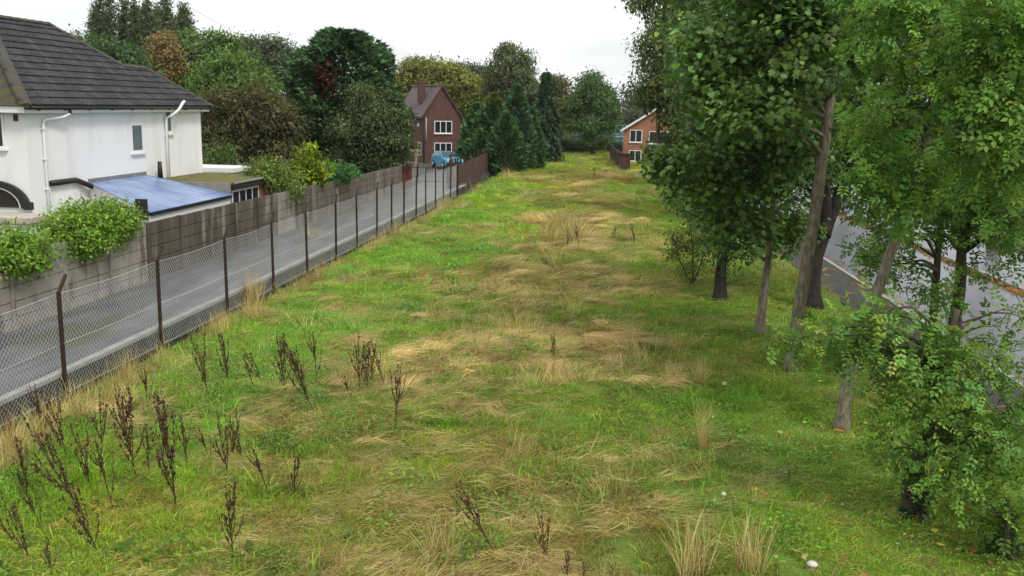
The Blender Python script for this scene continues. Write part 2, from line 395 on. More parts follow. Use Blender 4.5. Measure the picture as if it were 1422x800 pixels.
def link_panel(y0, y1):
    """woven diamond wire between two posts: zig-zag wires as thin three-sided tubes"""
    W, Z0, Z1, r = .056, .12, 2.05, .0030
    L = y1 - y0; nw = int(L / W); nz = int((Z1 - Z0) / W)
    zs = Z0 + np.arange(nz + 1) * W
    k = np.arange(nz + 1)
    V = []; F = []
    base = 0
    ang = np.array([0, 2.094, 4.189])
    sag = lambda s: -.045 * np.sin(np.pi * np.clip(s / L, 0, 1))
    for i in range(nw + 1):
        yy = i * W + np.where((k + i) % 2 == 0, -W * .5, W * .5)
        yy = np.clip(yy, 0, L)
        bul = .02 * np.sin(zs * 2.1 + y0) * np.sin(np.pi * yy / L) + np.where(k % 2 == 0, .003, -.003)
        zz = zs + sag(yy) * (zs - Z0) / (Z1 - Z0)
        P = np.stack([bul, yy, zz], 1)
        ring = np.stack([np.cos(ang) * r, np.sin(ang) * r * 1.2, np.zeros(3)], 1)
        V.append((P[:, None, :] + ring[None]).reshape(-1, 3))
        b = base + np.arange(nz)[:, None] * 3
        for a_ in range(3):
            c_ = (a_ + 1) % 3
            F.append(np.concatenate([b + a_, b + c_, b + 3 + c_, b + 3 + a_], 1))
        base += 3 * (nz + 1)
    me = np_mesh('wire_mesh', np.concatenate(V), np.concatenate(F))
    return link('wire_mesh', me, M['galv'], fence, (-.045, y0 - 12.3, 0))
allp = POSTS + [57.0]
for a_, b_ in zip(allp[:-1], allp[1:]):
    link_panel(a_, b_)
    for z in (.16, 1.1, 2.05):
        mb = MB(); n = 8; L = b_ - a_
        mb.tube([(-.042, L * i / n, z - .045 * math.sin(math.pi * i / n) * (z / 2.05)) for i in range(n + 1)], .0045, 4)
        mb.build('tension_wire', M['galv'], fence, (0, a_ - 12.3, 0))

# brown boarded fence carrying the line on past the last post
bf = empty('boarded_fence', (-10.9, 58.5, 0), 0, 'dark brown boarded fence with taller posts beyond the chain-link fence', 'fence')
A, Bp = Vector((-10.75, 57.4, 0)), Vector((-11.75, 86, 0))
d = (Bp - A); n = 12
for i in range(n + 1):
    p = A + d * (i / n) - Vector(bf.location)
    MB().box(p.x - .05, p.x + .05, p.y - .05, p.y + .05, -.3, 2.25).build('post', M['rust'], bf)
for i in range(n):
    p = A + d * (i / n) - Vector(bf.location); q = A + d * ((i + 1) / n) - Vector(bf.location)
    for k in range(6):
        a_ = p + (q - p) * ((k + .06) / 6); b_ = p + (q - p) * ((k + .94) / 6)
        z1 = 1.78 + random.uniform(-.03, .03)
        MB().add([(a_.x + .06, a_.y, -.2), (b_.x + .06, b_.y, -.2), (b_.x + .06, b_.y, z1), (a_.x + .06, a_.y, z1), (a_.x + .085, a_.y, -.2), (b_.x + .085, b_.y, -.2), (b_.x + .085, b_.y, z1), (a_.x + .085, a_.y, z1)],
                 [(0, 1, 2, 3), (4, 5, 6, 7), (0, 1, 5, 4), (1, 2, 6, 5), (2, 3, 7, 6), (3, 0, 4, 7)]).build('board', M['brownfence'], bf)

# ================================================================== CONCRETE PANEL WALL
wallE = empty('panel_wall', (-13.3, 15, .4), 0, 'weathered concrete post and panel wall along the back of the lane', 'wall')
y = 12.9; i = 0
plank_cache = {}
while y < 55:
    y1 = y + 2.02
    x = -13.3
    top = 2.2 - .006 * (y - 18)
    kind = 'panel_pale' if y < 24.8 else ('panel_dark' if y < 38 else 'panel_mid')
    if 34.5 < y < 36.5: kind = 'panel_pale'
    o = MB().box(-.07, .07, -.06, .06, 0, top + .012 - .4).build('post', M[kind], wallE, (0, y - 15, 0), bevel=.012)
    nb = 5
    h = (top - .42) / nb
    for k in range(nb):
        key = (kind, round(h, 3))
        if key not in plank_cache:
            mb = MB().box(-.008, .022, .068, 1.952, .012, h - .012)
            plank_cache[key] = mb.mesh('panel'); plank_cache[key].materials.append(M[kind])
        o = link('panel', plank_cache[key], None, wallE, (random.uniform(.0, .012), y - 15, .02 + k * h))
    MB().box(-.02, -.012, .062, 1.958, .0, nb * h).build('light_stop', M[kind], wallE, (0, y - 15, .02))  # added sheet behind the planks, keeps light from showing through the joints
    if kind == 'panel_pale':                      # cast ribs of the pale blockwork panels
        for k in range(3):
            MB().box(.02, .034, .46 + k * .48, .50 + k * .48, .02, nb * h).build('rib', M['panel_pale'], wallE, (0, y - 15, .02))
    y = y1
MB().box(-.07, .07, -.06, .06, 0, 1.65).build('post', M['panel_mid'], wallE, (0, y - 15, 0), bevel=.012)
WALL_END = y

# gate pillars, railings and lamp at the lane's end
gp = empty('gate_pillar', (-13.35, 57.2, .5), 0, 'square dark red gate pillar at the far end of the panel wall', 'pillar')
B('shaft', M['pillar'], gp, -.25, .25, -.25, .25, -.1, 1.45); B('cap', M['concrete'], gp, -.29, .29, -.29, .29, 1.455, 1.53, bevel=.02)
gp2 = empty('gate_pillar', (-11.35, 61.4, .5), 0, 'low red brick gate pillar under the lantern by the blue car', 'pillar')
B('shaft', M['pillar'], gp2, -.28, .28, -.25, .25, -.1, 1.25); B('cap', M['pillar'], gp2, -.33, .33, -.3, .3, 1.255, 1.36, bevel=.02)
lt = empty('lantern', (-11.35, 61.4, 1.862), 0, 'black four-sided lantern standing on the brick gate pillar', 'lamp')
MB().tube([(0, 0, 0), (0, 0, .12)], [.09, .03], 10).build('stem', M['iron'], lt)
MB().tube([(0, 0, .13), (0, 0, .42)], [.10, .19], 6).build('glass', M['lamp_glass'], lt)
MB().tube([(0, 0, .425), (0, 0, .47), (0, 0, .58), (0, 0, .68)], [.23, .22, .08, .02], 6).build('roof', M['iron'], lt)
mb = MB()
for k in range(6):
    a_ = k * math.pi / 3; mb.bar((.105 * math.cos(a_), .105 * math.sin(a_), .12), (.197 * math.cos(a_), .197 * math.sin(a_), .43), .022)
mb.build('frame', M['iron'], lt)
rl = empty('iron_railing', (-16.4, 64.5, .22), 0, 'black iron railing with upright bars across the drive before the brick house', 'railing')
for k in range(34):
    x = k * .125; MB().bar((x, 0, 0), (x, 0, 1.15 + .12 * math.sin(math.pi * (k % 17) / 16)), .022).build('bar', M['iron'], rl)
for z in (.12, 1.05): MB().bar((-.05, .015, z), (4.25, .015, z), .035).build('rail', M['iron'], rl)
for k in range(3): MB().box(k * 2.06 - .04, k * 2.06 + .04, .03, .11, 0, 1.35).build('post', M['iron'], rl)
pg = empty('timber_arbour', (-16.3, 66.5, .22), R(8), 'pale open timber garden arbour beside the dark tree', 'arbour')
for x, yy in ((0, 0), (1.35, 0), (0, 1.1), (1.35, 1.1)): MB().bar((x, yy, -.05), (x, yy, 2.0), .09).build('post', M['pale_wood'], pg)
for yy in (0, 1.1): MB().bar((-.25, yy, 2.05), (1.6, yy, 2.05), .07, .1).build('beam', M['pale_wood'], pg)
for k in range(5): MB().bar((k * .34, -.2, 2.14), (k * .34, 1.3, 2.14), .05, .07).build('rafter', M['pale_wood'], pg)

# ================================================================== WINDOWS
def window(parent, w, h, loc, rz, cols=1, m_frame='upvc', m_glass='glass', sill=True, transom=False, fw=.07):
    """faces local -Y; loc is the bottom centre on the wall face"""
    e = bpy.data.objects.new('window', None); col.objects.link(e); e.parent = parent; e.location = loc; e.rotation_euler = (0, 0, rz)
    mb = MB()
    mb.box(-w / 2, w / 2, -.03, .05, 0, fw).box(-w / 2, w / 2, -.03, .05, h - fw, h)
    for i in range(cols + 1):
        x = -w / 2 + fw / 2 + i * (w - fw) / cols
        mb.box(x - fw / 2, x + fw / 2, -.028, .05, fw + .001, h - fw - .001)
    if transom: mb.box(-w / 2 + fw, w / 2 - fw, -.026, .05, h * .7, h * .7 + fw * .8)
    mb.build('frame', M[m_frame], e)
    for i in range(cols):
        x0 = -w / 2 + fw + i * (w - fw) / cols; x1 = -w / 2 + (i + 1) * (w - fw) / cols
        B('pane', M[m_glass], e, x0 - .004, x1 + .004, -.018, -.006, fw - .004, h - fw + .004)
    if sill: B('sill', M[m_frame], e, -w / 2 - .07, w / 2 + .07, -.10, .04, -.065, -.002)
    return e

# ================================================================== WHITE HOUSE
hs = empty('white_house', (-17.5, 26.2, .46), 0, 'white rendered house with dark hipped tiled roof behind the lane wall', 'house')
O = Vector(hs.location)
L_ = lambda x, y, z: (x - O.x, y - O.y, z - O.z)
EZ = 5.30
B('wall', M['render_w'], hs, *[c for p in zip(L_(-24.1, 26.2, .3), L_(-17.5, 35.9, EZ - .05)) for c in p])
B('wall', M['render_w'], hs, *[c for p in zip(L_(-20.55, 35.905, .3), L_(-17.503, 37.85, EZ - .05)) for c in p])
S_ = (8.1 - EZ) / (20.8 - 17.15)
rp = dict(a=(-17.15, 25.8, EZ), b=(-17.15, 38.15, EZ), c=(-19.02, 36.28, EZ + 1.87 * S_), d=(-19.02, 34.65, EZ + 1.87 * S_), e=(-20.8, 32.87, 8.1), f=(-20.8, 29.45, 8.1),
          g=(-24.45, 25.8, EZ), h=(-24.45, 36.5, EZ), i=(-20.89, 38.15, EZ), j=(-20.89, 36.5, EZ))
rf = MB()
for q in ('abcdef', 'gaf', 'gfeh', 'hedj', 'bic', 'icdj'):
    rf.add([L_(*rp[k]) for k in q], [tuple(range(len(q)))])
rf.add([L_(*rp[k]) for k in 'ghjib a'.replace(' ', '')], [tuple(range(6))])
roof = rf.build('roof', M['moss'], hs)
# tiles on the slope that faces the lane: courses of single overlapping tiles
TW, TH = .375, .352
def tile_mesh(name, m):
    w = TW - .008; mb = MB()
    prof = [(0, .0), (.06, .028), (.12, .006), (.2, .0), (.255, .03), (.315, .006), (w, .002)]
    v = []
    for (s0, lift) in ((-.0, .052), (TH + .06, .006)):
        for x, z in prof: v.append((x, s0, z + lift))
    for x, z in prof: v.append((x, 0, z + .010))
    n = len(prof)
    f = [(i, i + 1, n + i + 1, n + i) for i in range(n - 1)] + [(2 * n + i, 2 * n + i + 1, i + 1, i) for i in range(n - 1)]
    mb.add(v, f); me = mb.mesh(name); me.materials.append(m); return me
tms = [tile_mesh('roof_tile', M['tile']), tile_mesh('roof_tile', M['tile2'])]
slen = math.hypot(20.8 - 17.15, 8.1 - EZ); sa = math.atan2(8.1 - EZ, 20.8 - 17.15)
ncourse = 13
th_ = slen / ncourse
count = 0
tile_lim = 300
for r in range(ncourse):
    s = r * th_; xin = s * math.cos(sa); zz = EZ + s * math.sin(sa); X = -17.15 - xin
    y_lo = 25.8 + xin
    y_hi = 38.15 - xin if xin < 1.87 else 36.5 - xin
    yy = y_lo - (.18 if r % 2 else 0)
    while yy < y_hi - .05:
        if yy > y_lo - .12:
            t_ = link('roof_tile', tms[1 if random.random() < .3 else 0], None, roof)
            # local axes: x -> +Y (along eave), y -> up the slope, z -> outward normal
            ux = Vector((0, 1, 0)); uy = Vector((-math.cos(sa), 0, math.sin(sa))); uz = ux.cross(uy)
            jit = random.uniform(-.006, .006)
            mw = Matrix(((ux.x, uy.x, uz.x, X - O.x), (ux.y, uy.y, uz.y, yy + jit - O.y), (ux.z, uy.z, uz.z, zz - O.z + random.uniform(.002, .012)), (0, 0, 0, 1)))
            t_.matrix_local = mw; count += 1
        yy += TW
def caps(p, q, name='ridge_tile', step=.42, m='ridge', r=.13):
    p = Vector(L_(*p)); q = Vector(L_(*q)); n = max(1, int((q - p).length / step))
    for i in range(n):
        a_ = p + (q - p) * (i / n); b_ = p + (q - p) * ((i + 1.04) / n)
        mb = MB(); d_ = (b_ - a_).normalized(); x = d_.cross(Vector((0, 0, 1))).normalized(); z = x.cross(d_)
        pr_ = [(math.cos(t_) * r * 1.15, math.sin(t_) * r * .8 - .02) for t_ in (0, .6, 1.2, 1.94, 2.54, 3.1416)]
        mb.add([a_ + x * u + z * (w_ + .0) for u, w_ in pr_] + [b_ + x * u * 1.06 + z * (w_ + .02) for u, w_ in pr_], [(k, k + 1, 7 + k, 6 + k) for k in range(5)] + [tuple(range(6)), tuple(range(11, 5, -1))])
        mb.build(name, M[m], roof)
caps(rp['f'], rp['e']); caps(rp['e'], rp['d']); caps(rp['d'], rp['c']); caps(rp['c'], rp['b']); caps(rp['a'], rp['f'], r=.15)
# fascia, gutter, pipes
B('fascia', M['upvc'], hs, *[c for p in zip(L_(-17.26, 25.9, EZ - .2), L_(-17.22, 38.08, EZ - .02)) for c in p])
B('fascia', M['upvc'], hs, *[c for p in zip(L_(-24.3, 25.86, EZ - .2), L_(-17.265, 25.9, EZ - .02)) for c in p])
B('soffit', M['upvc'], hs, *[c for p in zip(L_(-17.5, 25.95, EZ - .2), L_(-17.265, 38.05, EZ - .17)) for c in p])
MB().tube([L_(-17.16, 25.8, EZ - .05), L_(-17.16, 38.12, EZ - .05)], .055, 8).build('gutter', M['black'], hs)
for k in range(9):
    yy = 26.4 + k * 1.35; B('gutter_bracket', M['black'], hs, *[c for p in zip(L_(-17.225, yy, EZ - .13), L_(-17.13, yy + .05, EZ - .08)) for c in p])
MB().tube([L_(*p) for p in ((-17.16, 28.0, EZ - .08), (-17.16, 28.0, EZ - .22))], .045, 8).build('gutter_outlet', M['black'], hs)
MB().tube([L_(*p) for p in ((-17.17, 28.0, EZ - .23), (-17.25, 27.75, EZ - .33), (-17.42, 27.05, EZ - .42), (-17.43, 26.98, EZ - .5), (-17.43, 26.98, .5))], .04, 10).build('downpipe', M['upvc'], hs)
for z in (4.6, 3.7, 2.8): B('pipe_clip', M['upvc'], hs, *[c for p in zip(L_(-17.5, 26.92, z), L_(-17.375, 27.04, z + .05)) for c in p])
MB().tube([L_(*p) for p in ((-16.98, 35.35, EZ + .2), (-16.99, 35.25, EZ + .14), (-17.02, 34.95, EZ - .12), (-17.15, 34.8, EZ - .28), (-17.4, 34.68, EZ - .44), (-17.4, 34.68, 1.5))], .055, 10).build('soil_pipe', M['upvc'], hs)
window(hs, .85, 1.05, L_(-17.503, 32.6, 3.66), R(90), 1, 'upvc', 'frosted', fw=.09)
window(hs, .55, .95, L_(-17.503, 35.0, 4.28), R(90), 1, 'upvc', 'frosted', fw=.09)
window(hs, 1.5, 1.3, L_(-18.9, 26.197, 4.05), 0, 1, 'upvc', 'dark_glass', True, True)
B('vent', M['black'], hs, *[c for p in zip(L_(-17.83, 26.17, 4.86), L_(-17.70, 26.197, 5.05)) for c in p])
# arched porch head in black with a pale inner line
def arc(name, r0, r1, m, y0, y1):
    cx, cz = -18.62, 2.32; n = 20; v = []; f = []
    for i in range(n + 1):
        a_ = math.pi * i / n
        for r in (r0, r1):
            for yy in (y0, y1): v.append(L_(cx + r * math.cos(a_) * 1.12, yy, cz + r * math.sin(a_) * .78))
    for i in range(n):
        k = i * 4; f += [(k, k + 4, k + 6, k + 2), (k + 1, k + 3, k + 7, k + 5), (k + 2, k + 6, k + 7, k + 3), (k, k + 1, k + 5, k + 4)]
    MB().add(v, f).build(name, m, hs)
arc('arch', .80, 1.02, M['black'], 26.05, 26.197); arc('arch_inner', .745, .797, M['upvc'], 26.08, 26.197); arc('arch_opening', .0, .744, M['dark_glass'], 26.15, 26.197)
B('porch_lamp', M['black'], hs, *[c for p in zip(L_(-17.62, 26.0, 2.28), L_(-17.40, 26.19, 2.5)) for c in p])
B('porch_slab', M['cream'], hs, *[c for p in zip(L_(-20.4, 24.9, 2.0), L_(-16.75, 26.04, 2.2)) for c in p], bevel=.03)
B('porch_wall', M['render_w'], hs, *[c for p in zip(L_(-20.3, 25.0, .4), L_(-16.85, 26.04, 1.995)) for c in p])
MB().tube([L_(*p) for p in ((-17.42, 27.15, 2.98), (-17.42, 28.5, 2.98), (-17.30, 29.2, 2.72), (-17.0, 29.6, 2.6))], [.09] * 4, 8).build('black_pipe', M['black'], hs)

# lean-to with the blue sheet roof
ln = empty('lean_to', (-15.5, 30.5, .46), 0, 'lean-to with a sky-blue sheet roof against the white house', 'lean-to')
O = Vector(ln.location)
Tz, Fz = 2.84, 2.22
B('wall', M['cream'], ln, *[c for p in zip(L_(-17.3, 29.6, .4), L_(-14.32, 33.0, 1.9)) for c in p])
MB().add([L_(-17.49, 29.32, .4), L_(-14.32, 27.1, .4), L_(-14.32, 27.1, Fz - .02), L_(-17.49, 29.32, Tz - .03), L_(-17.49, 29.44, .4), L_(-14.32, 27.22, .4), L_(-14.32, 27.22, Fz - .02), L_(-17.49, 29.44, Tz - .03)], [(0, 1, 2, 3), (4, 5, 6, 7), (0, 1, 5, 4), (1, 2, 6, 5), (2, 3, 7, 6), (3, 0, 4, 7)]).build('end_wall', M['render_w'], ln)
B('front_board', M['upvc'], ln, *[c for p in zip(L_(-14.315, 27.1, 1.88), L_(-14.27, 33.05, 2.1)) for c in p])
B('edge_trim', M['black'], ln, *[c for p in zip(L_(-14.268, 27.1, 2.10), L_(-14.2, 33.06, 2.17)) for c in p])
nr = 5
for i in range(nr):                              # sheets laid side by side with raised seams
    y0 = 27.0 + i * 6.05 / nr; y1 = 27.0 + (i + 1) * 6.05 / nr - .01
    b0, b1 = 29.3 + i * 3.75 / nr, 29.3 + (i + 1) * 3.75 / nr - .008
    MB().poly([L_(-17.49, b0, Tz), L_(-14.2, y0, Fz), L_(-14.2, y1, Fz), L_(-17.49, b1, Tz)], .02).build('roof_sheet', M['bluesheet'], ln)
    MB().bar(L_(-17.49, b1 + .004, Tz + .002), L_(-14.2, y1 + .005, Fz + .002), .03, .008).build('seam', M['bluesheet'], ln)
for xf in (.12, .5, .88):                        # rows of fixings
    for k in range(24):
        p = L_(-17.49 + 3.29 * xf, 29.42 - 2.3 * xf + k * (3.5 + 2.3 * xf) / 23, Tz + (Fz - Tz) * xf + .012)
        MB().tube([p, (p[0], p[1], p[2] + .012)], .016, 6).build('fixing', M['lead'], ln)
MB().bar(L_(-17.47, 29.3, Tz + .05), L_(-17.47, 33.05, Tz + .05), .06, .13).build('flashing', M['lead'], ln)
B('parapet', M['concrete'], ln, *[c for p in zip(L_(-17.49, 33.055, .4), L_(-14.3, 33.2, 2.62)) for c in p])
B('corner_board', M['black'], ln, *[c for p in zip(L_(-14.6, 26.88, 2.0), L_(-14.25, 26.98, 2.62)) for c in p])
MB().tube([L_(-17.2, 33.6, 2.6), L_(-17.2, 33.6, 3.3)], [.11, .07], 10).build('flue', M['black'], ln)

# flat-roofed brick outhouse
ob = empty('brick_outhouse', (-16, 35.2, .46), 0, 'small brick outhouse with mossy flat roof and a strip window', 'outhouse')
O = Vector(ob.location)
B('wall', M['orange_brick'], ob, *[c for p in zip(L_(-17.45, 33.21, .4), L_(-14.4, 37.2, 2.36)) for c in p])
B('roof', M['moss_flat'], ob, *[c for p in zip(L_(-17.48, 33.205, 2.55), L_(-14.22, 37.45, 2.62)) for c in p])
B('roof_edge', M['kerbstone'], ob, *[c for p in zip(L_(-14.215, 33.3, 2.585), L_(-14.17, 37.46, 2.645)) for c in p])
B('fascia', M['black'], ob, *[c for p in zip(L_(-14.30, 33.25, 2.362), L_(-14.22, 37.4, 2.545)) for c in p])
window(ob, 2.55, .62, L_(-14.403, 34.75, 1.70), R(90), 4, sill=False)
wb = empty('white_flat_porch', (-17.5, 38.6, .46), 0, 'small white flat-topped porch at the corner of the white house', 'porch')
O = Vector(wb.location)
B('wall', M['render_w'], wb, *[c for p in zip(L_(-19.5, 37.9, .4), L_(-16.4, 39.7, 2.62)) for c in p]); B('roof', M['upvc'], wb, *[c for p in zip(L_(-19.6, 37.87, 2.625), L_(-16.2, 39.85, 2.80)) for c in p])

# ================================================================== RED BRICK HOUSE
rh = empty('red_brick_house', (-17.25, 88, .3), R(32), 'red brick gabled house with chimney and purple tiled roof beside the conifers', 'house')
W2, L2, E2, A2 = 1.85, 8.0, 4.3, 6.95
MB().prism_y([(-W2, -.4), (W2, -.4), (W2, E2), (0, A2 - .08), (-W2, E2)], 0, L2).build('wall', M['red_brick'], rh)
for s in (-1, 1):
    v = [(0, -.12, A2), (s * (W2 + .2), -.12, E2 - .28), (s * (W2 + .2), L2 + .1, E2 - .28), (0, L2 + .1, A2)]
    mb = MB(); mb.add(v + [(x, y_, z - .1) for x, y_, z in v], [(0, 1, 2, 3), (4, 5, 6, 7), (0, 1, 5, 4), (1, 2, 6, 5), (2, 3, 7, 6)]); r_ = mb.build('roof', M['slate'], rh)
    if s == -1:
        mb = MB().box(-.28, .28, -.35, .35, -2.0, 0).box(-.33, .33, -.40, .40, -.18, -.06); c_ = mb.build('chimney', M['red_brick'], r_, (-1.1, 2.6, 7.35))
        for k in (-.15, .15): MB().tube([(k - 1.1, 2.6, 7.36), (k - 1.1, 2.6, 7.6)], [.1, .08], 8).build('chimney_pot', M['pillar'], r_)
    MB().bar((0, -.15, A2 - .02), (s * (W2 + .2), -.15, E2 - .3), .05, .14).build('barge_board', M['brownfence'], rh)
MB().tube([(0, -.12, A2 + .03), (0, L2 + .1, A2 + .03)], .09, 8).build('ridge', M['slate'], rh)
window(rh, 1.75, 1.15, (.12, -.003, 2.62), 0, 3); window(rh, 1.75, 1.15, (.12, -.003, .62), 0, 3)
window(rh, .85, 1.15, (-W2 - .003, .9, .62), R(-90), 1)
B('soldier_course', M['pillar'], rh, -.85, 1.1, -.02, -.001, 2.4, 2.55)
MB().tube([(-W2 + .08, -.06, E2 - .25), (-W2 + .08, -.06, -.3)], .05, 8).build('downpipe', M['black'], rh)
MB().tube([(-W2 - .2, -.1, E2 - .25), (-W2 - .2, L2, E2 - .25)], .06, 6).build('gutter', M['black'], rh)
MB().tube([(-W2 + .28, -.05, E2 - .25), (-W2 + .28, -.05, 1.9)], .03, 6).build('vent_pipe', M['upvc'], rh)
B('alarm_box', M['upvc'], rh, -W2 - .08, -W2 - .003, 1.0, 1.28, 3.2, 3.5)

# ================================================================== ORANGE BRICK HOUSE
oh = empty('orange_brick_house', (2.9, 98, -.15), R(-4), 'orange brick gabled house with white barge boards behind the brown fence', 'house')
W3, E3, A3, L3 = 3.45, 3.72, 5.95, 9
MB().prism_y([(-W3, -.4), (W3, -.4), (W3, E3), (0, A3 - .06), (-W3, E3)], 0, L3).build('wall', M['orange_brick'], oh)
for s in (-1, 1):
    v = [(0, -.25, A3), (s * (W3 + .25), -.25, E3 - .16), (s * (W3 + .25), L3 + .1, E3 - .16), (0, L3 + .1, A3)]
    MB().add(v + [(x, y_, z - .09) for x, y_, z in v], [(0, 1, 2, 3), (4, 5, 6, 7), (0, 1, 5, 4), (1, 2, 6, 5), (2, 3, 7, 6)]).build('roof', M['tile'], oh)
    MB().bar((0, -.28, A3 - .08), (s * (W3 + .25), -.28, E3 - .24), .05, .2).build('barge_board', M['upvc'], oh)
    MB().bar((s * (W3 + .28), -.2, E3 - .24), (s * (W3 + .28), L3, E3 - .24), .1, .12).build('gutter', M['upvc'], oh)
window(oh, 1.25, 1.25, (-2.2, -.003, 2.35), 0, 2); window(oh, 2.7, 1.25, (.45, -.003, 2.25), 0, 3)
B('tile_hanging', M['slate'], oh, -.9, 1.8, -.06, -.001, 1.45, 2.17)
window(oh, 1.25, 1.1, (-2.2, -.003, .45), 0, 2); window(oh, 2.7, 1.1, (.45, -.003, .3), 0, 3)
of_ = empty('garden_fence', (-.62, 87.3, 0), 0, 'red-brown garden fence with a dark capped end beside the orange house', 'fence')
A, Bp = Vector((0, 0, 0)), Vector((-1.3, 17.5, 0))
for i in range(8):
    p = Bp * (i / 7); MB().box(p.x - .06, p.x + .06, p.y - .06, p.y + .06, -.3, 1.65).build('post', M['brownfence'], of_)
    if i < 7:
        for k in range(5):
            a_ = Bp * ((i + (k + .05) / 5) / 7); b_ = Bp * ((i + (k + .95) / 5) / 7)
            MB().bar((a_.x, a_.y, .72), (b_.x, b_.y, .72), .03, 1.55).build('board', M['brownfence'], of_)
        MB().bar((Bp * (i / 7)).to_tuple()[:2] + (1.56,), (Bp * ((i + 1) / 7)).to_tuple()[:2] + (1.56,), .12, .05).build('capping', M['black'], of_)
B('end_panel', M['brownfence'], of_, .0, .75, -.02, .02, -.2, 1.4); B('end_cap', M['black'], of_, -.1, .85, -.12, .12, 1.42, 1.56)
B('post', M['brownfence'], of_, .72, .84, -.06, .06, -.2, 1.4)

# ================================================================== BLUE CAR
def make_car():
    c = empty('parked_car', (-15.3, 80.5, .22), R(30), 'bright blue hatchback parked in front of the red brick house', 'car')
    W, L = .87, 4.0                               # front faces local -Y
    side = [(-2.0, .38), (-2.02, .62), (-1.95, .80), (-1.05, .98), (-.95, 1.0), (1.75, 1.02), (1.98, .92), (2.02, .5), (1.95, .32), (-1.9, .30)]
    n = len(side); v = []; f = []
    sec = [(-W, .0), (-W * .96, .0), (W * .96, 0), (W, 0)]
    for s, sh in ((-1, .97), (-1, 1.0), (1, 1.0), (1, .97)):
        for y_, z in side: v.append((s * W * (1 if sh == 1 else 1.0) * (.93 if abs(sh - .97) < .01 else .86), y_ * sh, .65 + (z - .65) * (.94 if sh < 1 else 1.0)))
    order = [0, 1, 2, 3]
    for a_, b_ in ((0, 1), (1, 2), (2, 3)):
        for k in range(n): f.append((a_ * n + k, a_ * n + (k + 1) % n, b_ * n + (k + 1) % n, b_ * n + k))
    f += [tuple(range(n)), tuple(3 * n + k for k in range(n - 1, -1, -1))]
    body = MB().add(v, f).build('body', M['car_paint'], c, bevel=.05)
    cab = [(-.85, .985), (.0, 1.40), (1.25, 1.41), (1.9, 1.0)]
    v = [(s * (.80 if z < 1.2 else .62), y_, z) for s in (-1, 1) for y_, z in cab]
    MB().add(v, [(0, 1, 2, 3), (7, 6, 5, 4), (0, 4, 5, 1), (1, 5, 6, 2), (2, 6, 7, 3), (0, 3, 7, 4)]).build('cabin', M['car_paint'], c, bevel=.04)
    MB().add([(-.70, -.80, 1.02), (.70, -.80, 1.02), (.57, -.06, 1.375), (-.57, -.06, 1.375)], [(0, 1, 2, 3)]).build('windscreen', M['glass'], c, (0, -.02, .02))
    for s in (-1, 1):
        MB().add([(s * .795, -.6, 1.05), (s * .795, 1.6, 1.05), (s * .66, 1.15, 1.35), (s * .66, .05, 1.35)], [(0, 1, 2, 3)]).build('side_window', M['glass'], c, (s * .012, 0, .0))
        h_ = MB().tube([(s * .6, -1.98, .72), (s * .6, -1.86, .74)], [.12, .15], 10).build('headlight', M['lamp_glass'], c)
        MB().box(-.08, .08, -.05, .05, -.05, .07).build('mirror', M['car_paint'], c, (s * .93, -.6, 1.08), bevel=.02)
        for y_ in (-1.25, 1.3):
            w_ = MB().tube([(s * .70, y_, .31), (s * .88, y_, .31)], .31, 18).build('wheel', M['tyre'], c)
            MB().tube([(s * .875, y_, .31), (s * .89, y_, .31)], .2, 12).build('rim', M['alloy'], w_)
    B('grille', M['black'], c, -.42, .42, -2.03, -1.98, .5, .64); B('number_plate', M['upvc'], c, -.26, .26, -2.045, -2.032, .40, .49)
    B('bumper', M['black'], c, -.78, .78, -2.03, -1.9, .27, .37, bevel=.02)
make_car()
# blue-green mesh enclosure of a sports court far beyond the hedge
sc = empty('court_fence', (4, 140, -.2), 0, 'blue-green sports court fence far behind the leafy tree', 'fence')
for k in range(9): MB().bar((-12 + k * 3, 0, 0), (-12 + k * 3, 0, 3.4), .1).build('post', M['net'], sc)
for k in range(8): B('panel', M['net'], sc, -11.93 + k * 3, -9.07 + k * 3, -.02, .02, .1, 3.1)
for z in (3.3, 1.7): MB().bar((-12, -.06, z), (12, -.06, z), .07).build('rail', M['upvc'], sc)
# overhead cable
cb_ = MB(); p0 = at(150, -60, 60); p1 = at(420, 90, 75)
cb_.tube([p0.lerp(p1, t_) + Vector((0, 0, -.9 * 4 * t_ * (1 - t_) * .4)) for t_ in np.linspace(0, 1, 14)], .012, 4)
tag(cb_.build('overhead_cable', M['iron']), 'thin overhead cable crossing the sky above the treetops', 'cable')

